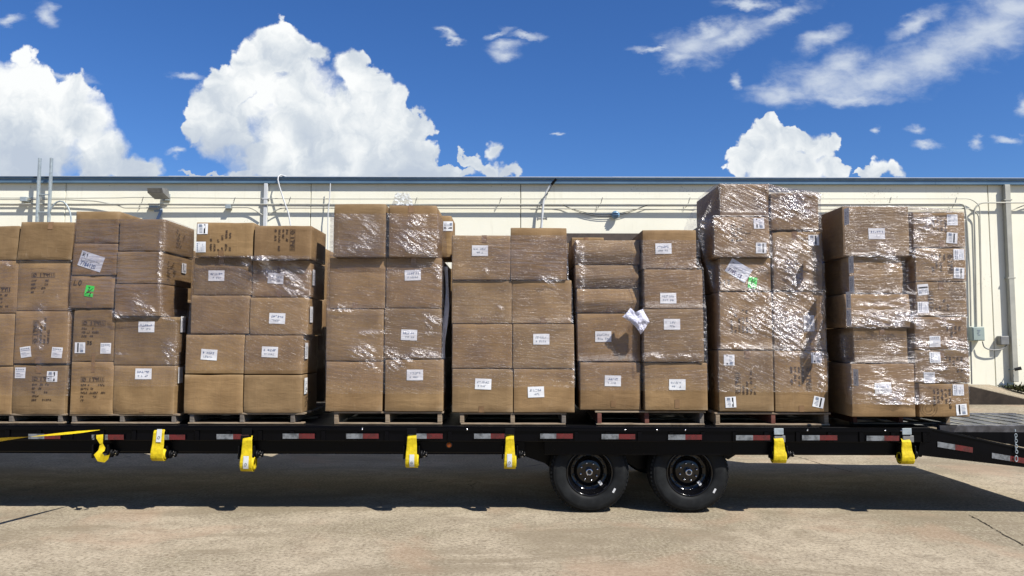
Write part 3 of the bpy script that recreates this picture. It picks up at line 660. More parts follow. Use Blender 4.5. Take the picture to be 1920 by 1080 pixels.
    body=mb.build('box_body',M['card'],T,(0,0,0),fix=False)
    # marks on the front
    def place(kind,fn,cx,cz,ang,scale,sidewall):
        data=fn(r); keys=[]; m2=MB(); off=.0016 if kind in 't' else .0022
        for li,(quads,mk) in enumerate(data):
            if mk not in keys: keys.append(mk)
            o=off+li*.0006
            for q in rot([[(x*scale,y*scale) for x,y in p] for p in quads],ang):
                # subdivide the sheet itself so that it follows the board
                n=5 if li==0 and mk in('paper','note','green','tape') else 1
                def pt(s,t):
                    x=(q[0][0]*(1-s)+q[1][0]*s)*(1-t)+(q[3][0]*(1-s)+q[2][0]*s)*t; z=(q[0][1]*(1-s)+q[1][1]*s)*(1-t)+(q[3][1]*(1-s)+q[2][1]*s)*t
                    if not sidewall:
                        X=cx+x; Z=cz+z; u=min(1,max(0,X/w+.5)); v=min(1,max(0,Z/h)); return (X+lean*(v-.5),-d/2-surf(u,v)-o-.0012,Z)
                    X=cx+x; Z=cz+z; return (sidewall*(w/2+.0085+o),-d/2+X*(1 if sidewall>0 else -1),Z)
                m2.grid(pt,n,n,keys.index(mk),False)
        m2.build(PARTNAME[kind],[M[k] for k in keys],T,(0,0,0),fix=False)
    for mk in marks:
        kind,fn,px,py=mk[:4]; ang=mk[4] if len(mk)>4 else 0; sc=mk[5] if len(mk)>5 else 1
        q=at(px,py,Y-.005); place(kind,fn,q.x-ox,q.z-Z0,rad(ang),sc,0)
    for mk in side:      # (kind, fn, side, distance back from the front, height fraction)
        kind,fn,sgn,back,vf=mk[:5]; ang=mk[5] if len(mk)>5 else 0
        place(kind,fn,back,vf*h,rad(ang),1,sgn)
    if stk and not any(m_[0]=='t' for m_ in marks) and r.random()<.45:
        if r.random()<.5: place('t',mark_tape(.048,.07),r.uniform(-.03,.03),h-.036,0,1,0)
        else: place('t',mark_tape(.048,.06),r.uniform(-.03,.03),.032,0,1,0)
    BOXES.append((stk,X0,X1,Z0,Z1,Y-bl-crush-.004)); return T
Wd=lambda x,y,a=0:('w',mark_wide,x,y,a,1.); Br=lambda x,y,a=0:('b',mark_bar,x,y,a); Br2=lambda x,y,a=0:('b',mark_bar,x,y,180+a); Ln=lambda x,y,a=0:('l',mark_lines,x,y,a)
Pr=lambda x,y,w,h,a=0,lg=True:('p',lambda r:mark_print(r,w,h,lg),x,y,a); Tp=lambda x,y,w,h:('t',mark_tape(w,h),x,y)
Ci=lambda x,y:('c',mark_circle,x,y)
S_w=lambda s,b,v:('w',mark_wide,s,b,v,90); S_b=lambda s,b,v:('b',mark_bar,s,b,v); S_p=lambda s,b,v,w=.2,h=.2:('p',lambda r:mark_print(r,w,h,False),s,b,v)
# ---- stack 1 (far left, cut by the frame)
s='on the far left pallet'
carton(1,-80,423,34,487,'plain carton cut by frame edge, top left '+s,seed=1)
carton(1,-80,488.5,32.5,586,'carton cut by frame edge, second from top '+s,marks=[Pr(2,560,.2,.22)])
carton(1,-82,588,26,685,'carton cut by frame edge, third from top '+s)
carton(1,-84,687,22,777,'carton cut by frame edge, bottom left '+s)
carton(1,36,416,137,487,'tall plain carton in front of the ladder, top right '+s,dy=-.02,lean=.03)
carton(1,33.5,488.5,129,582,'wrapped carton with faint printing, second from top '+s,marks=[Pr(83,535,.24,.24)])
carton(1,27.5,583.5,127,681,'wrapped carton with two tilted square labels, third from top '+s,dy=-.01,marks=[Ln(48,660,8),Ln(107,661,-4),Pr(82,620,.24,.2,90)],seed=77)
carton(1,23,685,122,777,'carton with two labels over printed marks, bottom '+s,marks=[Ln(38,699),Br2(97,706),Pr(82,733,.22,.27)])
# ---- stack 2
s='of the green tagged left load'
carton(2,142,396,222.5,455,'plain brown topmost carton '+s,depth=.55,dy=-.01)
carton(2,136,456.5,219.5,515,'carton carrying the handwritten paper note '+s,dy=-.02,marks=[('n',lambda r:mark_note(r,'R1','7784120','blue_ink'),171,490,-18,1.08)],seed=5)
carton(2,131.5,517,214,577,'carton with green tag and handwritten number '+s,crush=.012,dy=-.01,marks=[('g',lambda r:mark_green(r,'7','12'),169,546,-8,.95),('h',mark_hand('LO'),147,530,-5)])
carton(2,137,580,213.5,677,'tall narrow carton with printing and two square labels '+s,marks=[Br(150,652),Ln(198,653),Pr(178,620,.24,.19,0),('h',mark_hand('35',.02,.03),168,643),Tp(175,670,.035,.08)])
carton(2,132.5,678,211.5,777,'narrow carton with printed block and tape, bottom left '+s,marks=[Pr(175,733,.24,.26),Tp(174,688,.035,.10)])
carton(2,224,411,308,470,'dark wrapped carton with lit right side, upper right '+s,dy=-.03,depth=.66,side=[S_p(1,.34,.5,.2,.18)])
carton(2,219.5,471.5,303,531,'dark wrapped carton under film, third from bottom right '+s,dy=-.03,depth=.66,side=[S_b(1,.45,.62),S_p(1,.2,.4)])
carton(2,215.5,532.5,300,592,'glossy wrapped carton above the labelled ones, right '+s,dy=-.035,depth=.60)
carton(2,215,594,329,684,'wide carton with white label and sparkling film '+s,dy=0,depth=.6,marks=[Wd(275,613)],side=[S_w(1,.12,.85)])
carton(2,212.5,685.5,326,777,'wide carton with white label, bottom right '+s,depth=.6,marks=[Wd(269,701),Tp(266,771,.045,.025)],side=[S_w(1,.10,.8)])
# ---- stack 3
s='of the low third pallet load'
carton(3,368,417,474.5,481,'top left carton with two labels and sideways print '+s,dy=-.04,depth=.55,marks=[Br2(380,429,0),Ln(376,463,90),Pr(418,450,.20,.24,90,False)])
carton(3,477,423,583,485,'top right carton with sideways logo print '+s,dy=-.06,depth=.55,marks=[Pr(531,452,.22,.22,-90)])
carton(3,364,483,471,552.5,'second row carton with white label, left '+s,dy=.01,depth=.55,marks=[Wd(406,517)])
carton(3,473,488,581,556,'carton with white label under streaked film, right '+s,dy=.02,depth=.55,marks=[Wd(517,522,-4)],side=[S_w(1,.10,.55)])
carton(3,358,554,466.5,625,'plain middle carton, left column '+s,depth=.55)
carton(3,468.5,557.5,576,627,'middle carton with white label and side label '+s,depth=.55,marks=[Wd(520,597,-2)],side=[S_w(1,.10,.55)])
carton(3,348,627.5,457,700,'carton with white label above the plain bottom left one '+s,dy=-.01,depth=.55,marks=[Wd(392,665,-4)])
carton(3,459,629,566.5,701,'carton with white label above the bottom right one '+s,dy=-.01,depth=.55,marks=[Wd(506,660,-2)],side=[S_w(1,.10,.6)])
carton(3,345,702.5,454.5,775,'plain bottom left carton '+s,dy=-.01,depth=.55)
carton(3,457,703,565,774,'plain bottom right carton with side label '+s,dy=-.01,depth=.55,side=[S_w(1,.10,.7),S_p(1,.2,.35)])
for (x0,y0,x1,y1,l) in ((372,430,570,552,'upper shaded carton hidden behind the front row '),(366,556,566,700,'middle shaded carton hidden behind the front row '),(360,703,560,775,'lower shaded carton hidden behind the front row ')):
    carton(3,x0,y0,x1,y1,l+s,dy=.60,depth=.5)
# ---- stack 4
s='of the tall fourth pallet load'
carton(4,626,382,722,481,'top left carton in glittering film '+s,dy=-.06,depth=.55)
carton(4,729.5,385,818,481,'top right carton in glittering film '+s,dy=-.06,depth=.55,seed=9)
carton(4,618,483.5,722,578,'plain carton directly under the top left one '+s,dy=0)
carton(4,724,483.5,827,577,'upper carton with white label '+s,dy=0,marks=[Wd(774,516,2)],seed=15)
carton(4,612,579.5,718.5,676,'third row carton with creased film, left '+s,dy=-.01)
carton(4,721,578.5,826,672,'middle carton with white label '+s,dy=0,marks=[Wd(767,628,-2)])
carton(4,611,678,716.5,771,'plain bottom left carton '+s,dy=-.01)
carton(4,722,674,830,771,'bottom right carton with white label '+s,dy=-.01,marks=[Wd(778,703)])
carton(4,778,404,846,482,'yellowish carton peeking out behind the top right corner '+s,dy=.62,depth=.5,marks=[('b',mark_bar,840,424,90)])
# ---- stack 5
s='of the neat fifth pallet load'
carton(5,848,441,956.5,524,'top left carton with white label '+s,dy=-.02,marks=[Wd(900,470)])
carton(5,957.5,427,1062,524,'tall dark wrapped top right carton '+s,dy=-.02)
carton(5,847,525.5,959,606,'plain second row carton, left '+s,dy=0)
carton(5,960.5,525.5,1071,606,'plain second row carton, right '+s,dy=0)
carton(5,848,607.5,960,690,'plain third row carton, left '+s,dy=-.005)
carton(5,962,607.5,1076,690.5,'third row carton with white label '+s,dy=-.01,marks=[Wd(1015,636)])
carton(5,848,692,961,773,'bottom left carton with white label '+s,dy=-.01,marks=[Wd(906,720,-2)])
carton(5,963,692,1077,773,'bottom right carton with low white label '+s,dy=-.01,marks=[Wd(1005,735,2)])
# ---- stack 6
s='of the sixth load with slumped cartons'
carton(6,1079.5,450,1198,495,'crushed two-tone carton, topmost left '+s,dy=.05,crush=.035)
carton(6,1079,497,1196,539,'crushed two-tone carton, second from top left '+s,dy=.05,crush=.035)
carton(6,1082,541,1197,585,'crushed two-tone carton, third from top left '+s,dy=.05,crush=.035)
carton(6,1083,588,1200,677,'carton with white label under the crumpled pouch '+s,dy=.03,marks=[Wd(1131,631)])
carton(6,1088,679.5,1201,768,'bottom left carton with white label and tape '+s,dy=-.0,marks=[Wd(1149,714,-1),Tp(1150,757,.045,.06)])
carton(6,1205,431,1305,503,'top right carton with white label '+s,dy=-.03,marks=[Wd(1244,466,1)])
carton(6,1208,505,1317,578,'second carton down with low white label, right '+s,dy=-.04,marks=[Wd(1253,559)])
carton(6,1207.5,579.5,1319,678,'third carton down with high white label, right '+s,dy=-.06,marks=[Wd(1260,608)])
carton(6,1209,680,1326,769,'bottom right carton with white label and tape '+s,dy=-.04,marks=[Wd(1270,721),Tp(1270,757,.045,.08)])
carton(6,1072,445,1132,470,'yellowish flat carton lying behind the topmost left one '+s,dy=.75,depth=.4)
# ---- stack 7
s='of the tallest film wrapped load'
carton(7,1350,345,1442,405,'topmost left carton under glossy film '+s,dy=0,depth=.9)
carton(7,1446,362,1534,430,'topmost right carton under glossy film '+s,dy=-.02,depth=.9)
carton(7,1339,406.5,1442,481,'carton with two barcode labels and print '+s,dy=-.03,depth=.9,marks=[Br(1423,419),Br2(1427,465),Pr(1390,440,.20,.2,0,False)],crush=.01)
carton(7,1450,434,1541,544,'tall right carton with faint print, below the topmost '+s,dy=-.01,depth=.9,marks=[Pr(1498,505,.22,.2,0,False),Br2(1526,450)])
carton(7,1350,483.5,1445,545,'carton with white note and green tag '+s,dy=.01,depth=.9,marks=[('n',lambda r:mark_note(r,'-','7785-13','purple_ink'),1385,507,-32,1.05),('g',lambda r:mark_green(r,'2','12'),1411,530,-8,.95),('h',mark_hand('-13',.03,.05),1359,530)])
carton(7,1350,547.5,1447,655,'large left carton under sparkling film '+s,dy=0,depth=.9,marks=[Pr(1392,600,.24,.22,90,False)])
carton(7,1451,546.5,1548,655,'right carton with tall white label under sparkling film '+s,dy=0,depth=.9,marks=[('w',mark_wide,1517,606,90,1)])
carton(7,1348,657.5,1450,771,'bottom left carton with printed block and two labels '+s,dy=-.01,depth=.9,marks=[Br(1367,675),Br2(1370,754,3),Pr(1403,716,.23,.24,90)])
carton(7,1453,657.5,1552,772,'bottom right carton with printed block and tilted label '+s,dy=-.01,depth=.9,marks=[Br(1531,671),Br2(1535,754,-12),Pr(1497,712,.24,.24,-90)])
# ---- stack 8
s='of the rightmost load'
carton(8,1580,387,1704,479,'large top left carton with white label '+s,dy=-0.200,marks=[Wd(1644,438,1)],depth=.8,side=[S_w(-1,.12,.75)])
carton(8,1590,482,1690,549,'crushed two-tone carton below the top left one '+s,dy=-0.150,crush=.03,depth=.8,side=[S_w(-1,.10,.75),S_w(-1,.10,.22)])
carton(8,1585,551.5,1705,613,'folded carton with glossy bands, middle left '+s,dy=-0.170,crush=.02,depth=.8,side=[S_w(-1,.10,.8),S_w(-1,.10,.28)])
carton(8,1601,614.5,1701,680,'narrower plain carton, second from bottom left '+s,dy=-0.150,depth=.8)
carton(8,1597,682,1715,781,'big bottom left carton with white label under glare '+s,dy=-0.180,marks=[Wd(1656,728,2)],depth=.8,side=[S_w(-1,.12,.75)])
carton(8,1713,398,1809,463,'printed carton with two labels, topmost right '+s,dy=-0.150,marks=[Ln(1786,412,90),Br2(1785,446,-5),Pr(1755,432,.20,.20,-90,False)],depth=.8)
carton(8,1717,465,1811,527,'printed carton with two labels, second from top right '+s,dy=-0.150,marks=[Ln(1798,477,90),Br2(1798,512,-4),Pr(1762,496,.20,.24,-90),Ci(1738,508)],depth=.8)
carton(8,1718,529,1812,592,'printed carton with labels on its left edge, right '+s,dy=-0.150,marks=[Br(1731,543,-85),Ln(1731,576,90),Pr(1765,562,.20,.24,90),Ci(1796,545)],depth=.8)
carton(8,1715,594,1813,655,'printed carton under bright film bands, right '+s,dy=-0.150,marks=[Ln(1753,640,0),Pr(1785,628,.16,.16,-90,False)],depth=.8)
carton(8,1716,656.5,1817,717,'carton with two labels, second from bottom right '+s,dy=-0.150,marks=[Ln(1753,670,90),('l',mark_lines,1743,708,0),Pr(1785,686,.16,.2,-90,False)],depth=.8)
carton(8,1724,719.5,1817,781,'printed bottom right carton with two labels '+s,dy=-0.150,marks=[Ln(1797,731,90),Br(1803,768,4),Pr(1763,750,.20,.20,-90,False),Ci(1742,766)],depth=.8)
# ---- second row of loads on the far half of the deck, seen through the gaps and casting the long shadow behind
BK='of the shaded back row behind the '
for (x0,x1,yt,l) in ((-60,150,455,'far left load'),(170,345,465,'green tagged left load'),(410,606,464,'low third load'),(660,850,503,'tall fourth load'),(862,1040,470,'neat fifth load'),(1050,1250,456,'sixth load'),(1290,1470,440,'tallest load'),(1486,1600,412,'gap beside the rightmost load')):
    hh=(752-yt)/3
    for k,n in enumerate(('top','middle','bottom')):
        carton(0,x0,yt+hh*k,x1,yt+hh*(k+1),n+' wide carton '+BK+l,dy=1.32,depth=.95,group='cartons of the shaded back row')
# ------------------------------------------------------------------ pallets
DECK=at(960,797.5,YF).z
def pallet(px0,px1,ztop,label,mid='wood',blocks=None,Y0=YF+.005,base='wood'):
    X0=at(px0,785,Y0).x; X1=at(px1,785,Y0).x; T=thing('wooden_pallet',label,'pallet',((X0+X1)/2,Y0+.6,DECK),'pallets under the carton stacks'); o=tuple(T.location); r=random.Random(int(px0))
    w=M[base]; zb=DECK+.004; zt2=ztop-.003
    D=1.15
    for k in range(6):
        y=Y0+k*(D-.10)/5; mb=MB(); mb.bbox(X0-.005+r.uniform(-.006,.006),X1+.005+r.uniform(-.006,.006),y,y+.095,zt2-.017,zt2,.003); mb.build('top_board',w,T,o)
    for k in range(3):
        y=Y0+.002+k*(D-.102)/2; mb=MB(); mb.bbox(X0+.004+r.uniform(-.006,.01),X1-.004+r.uniform(-.01,.006),y,y+.09,zb,zb+.015,.003); mb.build('bottom_board',w,T,o)
    for k,bx in enumerate(blocks or [px0+4,(px0+px1)/2,px1-4]):
        c=at(bx,785,Y0).x; mb=MB(); mb.bbox(c-.02,c+.02,Y0+.004,Y0+D-.01,zb+.0155,zt2-.0175,.003)
        mb.build('stringer',M[mid[k] if isinstance(mid,(list,tuple)) else mid],T,o)
pt=at(960,775.5,YF).z
pallet(-80,122,pt-.01,'weathered pallet under the far left load',blocks=[-76,20,112],mid='wood_grey')
pallet(131,334,pt-.01,'pallet with grey worn stringers under the green tagged left load',blocks=[138,228,325],mid='wood_grey')
pallet(352,570,pt+.004,'pallet under the low third load, left end in shade',blocks=[359,453,548],mid='wood_grey')
pallet(625,831,pt+.018,'pale pallet under the tall fourth load',blocks=[630,726,824])
pallet(862,1062,pt+.012,'pallet set back under the neat fifth load',blocks=[866,961,1057],mid=['wood','wood','wood_grey'])
pallet(1116,1322,pt+.03,'pallet with red painted stringers under the sixth load',blocks=[1124,1213,1316],mid=['wood_red','wood_red','wood_grey'])
pallet(1341,1557,pt+.018,'pale pallet with red centre stringer under the tallest load',blocks=[1346,1450,1550],mid=['wood','wood_red','wood'],base='wood')
pallet(1600,1785,at(1650,781.5,YF-.15).z,'dark shaded pallet under the rightmost load',blocks=[1604,1690,1778],mid=['wood_red','wood_red','wood'],Y0=YF+.13,base='wood_grey')
# ------------------------------------------------------------------ stretch film
def film_mat():
    m,N=mat('stretch film'); uv=N.n('ShaderNodeUVMap'); uv.uv_map='UVMap'; p=uv.outputs[0]
    ac=N.n('ShaderNodeAttribute',attribute_name='crinkle'); ah=N.n('ShaderNodeAttribute',attribute_name='haze'); cr=ac.outputs['Fac']; hz=ah.outputs['Fac']
    # long taut pleats, short crinkles
    pl_=N.noise(N.mapping(p,scale=(.7,9,1)),6,4,.6,.35,'2D'); pl2=N.noise(N.mapping(p,scale=(1.6,14,1)),9,4,.65,.5,'2D')
    ck=N.noise(N.mapping(p,scale=(1,2.0,1)),34,4,.62,.9,'2D')
    h=N.m('ADD',N.m('MULTIPLY',pl_,N.m('ADD',.006,N.m('MULTIPLY',cr,.004))),N.m('ADD',N.m('MULTIPLY',pl2,N.m('ADD',.003,N.m('MULTIPLY',cr,.002))),N.m('MULTIPLY',N.m('MULTIPLY',ck,cr),.004)))
    bp=N.n('ShaderNodeBump'); bp.inputs['Strength'].default_value=1; bp.inputs['Distance'].default_value=1.0; N.link(h,bp.inputs['Height'])
    gl=N.n('ShaderNodeBsdfGlossy'); gl.inputs['Color'].default_value=(1,.98,1,1); gl.inputs['Roughness'].default_value=.25; N.link(bp.outputs[0],gl.inputs['Normal'])
    lw=N.n('ShaderNodeLayerWeight'); lw.inputs[0].default_value=.12
    df=N.n('ShaderNodeBsdfDiffuse'); df.inputs['Color'].default_value=(.30,.28,.30,1); N.link(bp.outputs[0],df.inputs['Normal'])
    tr=N.n('ShaderNodeBsdfTransparent'); pass
    mx=N.n('ShaderNodeMixShader'); hv=N.noise(N.mapping(p,scale=(.8,10,1)),5,5,.65,.5,'2D')
    N.link(N.mix(N.m('MULTIPLY',N.m('MULTIPLY',hz,9.0,clamp=True),N.smooth(hv,.36,.66,.35,1.)),(1,1,1),(.74,.71,.74)),tr.inputs['Color'])
    N.link(N.m('MULTIPLY',hz,N.smooth(hv,.38,.62)),mx.inputs[0]); N.link(tr.outputs[0],mx.inputs[1]); N.link(df.outputs[0],mx.inputs[2])
    m2=N.n('ShaderNodeMixShader'); N.link(N.m('ADD',N.m('MULTIPLY',N.m('POWER',lw.outputs['Facing'],3.),.25),N.m('ADD',.03,N.m('MULTIPLY',cr,.17))),m2.inputs[0]); N.link(mx.outputs[0],m2.inputs[1]); N.link(gl.outputs[0],m2.inputs[2])
    finish(N,m2.outputs[0]); return m
M['film']=film_mat()
def film(stk,rows,label,ang=0,blobs=(),haze=.05,base=.03,side=.7,step=.0115,top=True,hblobs=(),name='stretch_wrap',yf=0.):
    YF=7.05+yf
    bx=[b for b in BOXES if b[0]==stk]; R=[]
    for row in rows:
        py,a,b=row[:3]; yy=row[3] if len(row)>3 else YF-.03
        A=at(a,py,yy); B=at(b,py,yy); R.append((A.z if 1 else 0,A.x,B.x))
    ztop=R[0][0]; zbot=R[-1][0]; nv=max(8,int((ztop-zbot)/step)); wmax=max(x1-x0 for _,x0,x1 in R); nu=max(8,int(wmax/step))
    def span(z):
        for (z0,a0,b0),(z1,a1,b1) in zip(R[:-1],R[1:]):
            if z<=z0+1e-6 and z>=z1-1e-6: t=(z0-z)/max(1e-6,z0-z1); return a0+(a1-a0)*t,b0+(b1-b0)*t
        return R[-1][1],R[-1][2]
    Xg=[];Zg=[];Yg=[]
    for j in range(nv+1):
        z=ztop+(zbot-ztop)*j/nv; a,b=span(z); Xg.append([a+(b-a)*i/nu for i in range(nu+1)]); Zg.append(z)
    def fr(x,z):
        best=None
        for (_,x0,x1,z0,z1,y) in bx:
            if x0-.02<x<x1+.02 and z0-.02<z<z1+.02 and (best is None or y<best): best=y
        return best
    raw=[[fr(Xg[j][i],Zg[j]) for i in range(nu+1)] for j in range(nv+1)]
    Yg=[[ (q if q is not None else YF+.05) for q in row] for row in raw]
    for _ in range(9):
        N2=[r_[:] for r_ in Yg]
        for j in range(nv+1):
            for i in range(nu+1):
                s_=0;c_=0
                for dj in (-1,0,1):
                    for di in (-1,0,1):
                        if 0<=j+dj<=nv and 0<=i+di<=nu: s_+=Yg[j+dj][i+di]; c_+=1
                v=s_/c_
                if raw[j][i] is not None: v=min(v,raw[j][i])
                N2[j][i]=v
        Yg=N2
    rnd=Vector((stk*7.3,stk*3.1,0)); ca,sa=math.cos(rad(ang)),-math.sin(rad(ang)); ga=rad(12 if stk==8 else 33); gc,gs=math.cos(ga),math.sin(ga)
    mb=MB(); uvs=[]; crk=[]; hzs=[]; rj=random.Random(stk)
    BL=[(at(x,y,YF),rx/FPX*YF,ry/FPX*YF,k,rad(-(o[0] if o else 0))) for (x,y,rx,ry,k,*o) in blobs]; HB=[(at(x,y,YF),rx/FPX*YF,ry/FPX*YF,k,0) for (x,y,rx,ry,k) in hblobs]
    def attr(x,z,L,base_):
        v=base_
        for (c,rx,ry,k,o) in L:
            dx,dz=x-c.x,z-c.z; co,so=math.cos(o),math.sin(o); dx,dz=dx*co+dz*so,-dx*so+dz*co
            q=(dx/rx)**2+(dz/ry)**2; v=max(v,k*math.exp(-q*1.1))
        return v
    ns=8 if side else 0
    sideoff=[side*k/ns for k in range(1,ns+1)] if ns else []
    nt=5 if top else 0
    def addv(x,y,z,u,w_,front=False):
        n=.6+.8*noise.noise(Vector((x*5,z*5,stk))); ck=max(0,attr(x,z,BL,base)*min(1.5,max(.12,1.05+2.9*noise.noise(Vector((x*6.5,z*6.5,stk*5.1)))))); crk.append(ck)
        if front:
            U=u*gc-w_*gs; V=u*gs+w_*gc
            d=min(1.25,ck)*(.020*noise.noise(Vector((U*7,V*30,1.))+rnd)+.011*noise.noise(Vector((U*22,V*52,7.))+rnd)+.0016*(rj.random()*2-1)); y-=d+.009*min(1,ck)+.001
        mb.v.append((x,y,z)); hzs.append(attr(x,z,HB,haze)*max(0,min(1,(z-zbot)/.07-1.6*(.5+noise.noise(Vector((x*1.6,0,stk*3.3))))))); uvs.append((u*ca+w_*sa+stk*3.7,-u*sa+w_*ca))
    rowsv=[]
    for j in range(-nt,nv+1):
        jj=max(0,j); z=Zg[jj]; back=(-j)*.11 if j<0 else 0; ids=[]
        cols=[('L',k) for k in range(len(sideoff)-1,-1,-1)]+[('F',i) for i in range(nu+1)]+[('R',k) for k in range(len(sideoff))]
        for kind,i in cols:
            if kind=='F': x=Xg[jj][i]; y=Yg[jj][i]-.010
            elif kind=='L': x=Xg[jj][0]-.012; y=Yg[jj][0]+sideoff[i]
            else: x=Xg[jj][nu]+.012; y=Yg[jj][nu]+sideoff[i]
            n=noise.noise(Vector((x*3,z*9,0))+rnd)*.004 if kind=='F' else 0
            u=x if kind=='F' else (x-sideoff[i] if kind=='L' else x+sideoff[i])
            zz=z+(.006 if j<0 else 0)
            if j<0: y=max(y,Yg[0][min(nu,max(0,i if kind=='F' else (0 if kind=='L' else nu)))]+back) if kind=='F' else y+back*.0
            ids.append(len(mb.v)); addv(x,y-max(0,n),zz,u,zz+back,kind=='F')
        rowsv.append(ids)
    for r0,r1 in zip(rowsv[:-1],rowsv[1:]):
        for k in range(len(r0)-1):
            
            a,b,c_,d_=r0[k],r1[k],r1[k+1],r0[k+1]; fl=(crk[a]+crk[c_])>.5
            if fl:
                if rj.random()<.5: mb.f+=[(a,b,c_),(a,c_,d_)]
                else: mb.f+=[(a,b,d_),(b,c_,d_)]
                mb.mi+=[0,0]; mb.sm+=[False,False]
            else: mb.f.append((a,b,c_,d_)); mb.mi.append(0); mb.sm.append(True)
    c=(sum(v[0] for v in mb.v)/len(mb.v),YF,zbot)
    o=mb.build(name,M['film'],None,c,fix=False); tag(o,label,'stretch wrap','stretch film around the carton stacks')
    me=o.data; ul=me.uv_layers.new(name='UVMap'); a1=me.attributes.new('crinkle','FLOAT','POINT'); a2=me.attributes.new('haze','FLOAT','POINT')
    a1.data.foreach_set('value',crk); a2.data.foreach_set('value',hzs)
    for lp in me.loops: ul.data[lp.index].uv=uvs[lp.vertex_index]
    return o
film(1,[(487,-92,134),(585,-92,129),(690,-92,126),(742,-92,125)],'thin clear film across the middle of the far left load',ang=-4,haze=.07,base=.05,blobs=[(75,610,14,35,.8),(78,660,12,25,.8),(115,560,10,14,.5),(60,490,70,5,.35),(20,500,30,8,.4,20)],top=False)
film(2,[(411,141,310),(458,140,309),(516,134,304),(578,132,303),(596,131,318),(600,131,330),(724,131,328)],'greyish film around the green tagged left load',ang=0,haze=.05,base=.04,blobs=[(300,580,22,14,1.1),(275,575,30,25,.6),(232,588,16,16,.8),(303,500,4,80,.6),(228,665,16,4,.5),(318,660,14,22,.6),(318,600,20,8,.8),(348,530,25,30,.6),(330,560,20,25,.8)],hblobs=[(220,500,110,120,.20)])
film(3,[(480,362,583),(553,356,581),(627,350,576),(694,346,570)],'film pulled diagonally across the low third load',ang=24,haze=.05,base=.05,blobs=[(490,490,30,10,2.4,24),(515,512,44,11,2.6,27),(540,540,50,10,.7,30),(578,510,10,20,.6),(395,480,18,4,.7),(470,500,20,14,1.0,24),(555,500,40,14,.5,24)],hblobs=[(440,510,90,35,.16),(540,520,50,40,.16)],top=False)
film(4,[(402,622,822),(482,620,826),(492,614,830),(580,611,829),(676,610,831),(738,610,832)],'sparkling crinkled film around the tall fourth load',ang=8,haze=.07,base=.035,blobs=[(675,430,34,26,.85,30),(672,465,40,16,.4),(770,420,44,14,.8),(770,470,48,14,1.25),(785,445,40,14,.7),(780,500,50,16,.8),(820,510,10,20,.9),(640,583,30,4,.9),(690,583,36,5,.6),(690,660,30,12,1.0),(760,668,60,12,1.0),(720,680,30,14,1.1),(690,625,36,5,.7),(800,600,24,16,.7),(770,625,50,5,.5),(727,450,5,60,1.0),(640,575,8,6,.8),(815,578,12,5,.9)],hblobs=[(680,460,60,40,.2),(770,450,60,40,.14)],top=False)
film(5,[(441,847,1063),(524,847,1066),(532,847,1073),(690,847,1078),(726,847,1079)],'taut finely pleated film around the neat fifth load',ang=2,haze=.05,base=.05,blobs=[(1030,528,18,7,1.2,10),(1064,480,4,50,.9),(940,580,10,5,.5,30),(912,512,5,8,.5),(1070,600,6,8,.5),(1074,700,4,30,.5)],hblobs=[(1000,480,110,50,.20),(900,660,60,30,.08)],top=False)
film(6,[(450,1076,1309),(505,1078,1318),(580,1080,1322),(678,1084,1325),(732,1086,1328)],'loose film around the sixth load with slumped cartons',ang=-5,haze=.07,base=.035,blobs=[(1080,460,6,20,.8),(1305,498,12,8,.9),(1322,590,6,20,1.0),(1318,640,5,40,.6),(1240,668,60,6,.6),(1095,678,20,4,.6),(1090,500,6,60,.5)],top=False)
film(7,[(344,1347,1443),(362,1340,1537),(400,1322,1539),(440,1310,1542),(490,1326,1545),(560,1344,1550),(655,1345,1551),(668,1345,1554),(735,1346,1555)],'heavy glossy film tented over the tallest load',ang=24,haze=.06,base=.10,side=.7,blobs=[(1370,352,40,10,1.2,25),(1400,370,60,20,1.0,25),(1500,385,42,26,2.0,-20),(1470,360,60,8,1.2,15),(1490,400,50,20,.8),(1510,436,24,6,1.0),(1400,487,40,8,.6,25),(1436,545,30,12,.5,25),(1480,500,50,50,1.2,20),(1490,540,45,40,1.2,25),(1420,590,60,40,.8,28),(1480,610,55,45,1.9,32),(1500,640,40,18,1.1),(1440,570,80,30,.9,28),(1540,700,8,40,1.0),(1370,650,30,6,.6),(1500,665,50,8,.9),(1330,420,20,60,.6,-60)],hblobs=[(1440,380,110,45,.20),(1470,520,100,60,.10)])
film(8,[(387,1578,1706),(396,1578,1812),(470,1580,1813),(540,1584,1814),(610,1584,1816),(730,1590,1820),(758,1594,1820)],'glaring film wrapped in bands around the rightmost load',ang=-2,haze=.05,base=.10,side=.6,blobs=[(1740,395,60,6,1.4),(1728,420,22,26,2.0),(1725,445,16,10,1.1),(1700,482,60,12,2.0),(1620,482,30,5,.9),(1670,500,40,12,.9,-25),(1640,465,40,20,.5,35),(1650,553,50,5,1.0),(1690,568,20,8,1.3),(1640,575,40,7,.7),(1680,592,70,8,2.2),(1690,606,90,9,2.4),(1620,604,30,4,1.2),(1790,600,30,8,1.0),(1740,600,40,10,1.2),(1720,650,26,12,1.4),(1790,655,26,18,1.2),(1750,660,50,14,.8),(1680,655,30,12,.6),(1712,668,18,10,1.5),(1770,690,44,8,1.0,-12),(1735,715,40,4,1.5),(1640,700,24,12,.7),(1690,748,40,20,2.4),(1660,735,34,22,1.1),(1710,745,24,14,1.3),(1650,720,40,8,.7),(1810,690,8,25,1.0)],hblobs=[(1640,450,70,50,.10)],yf=-.15)
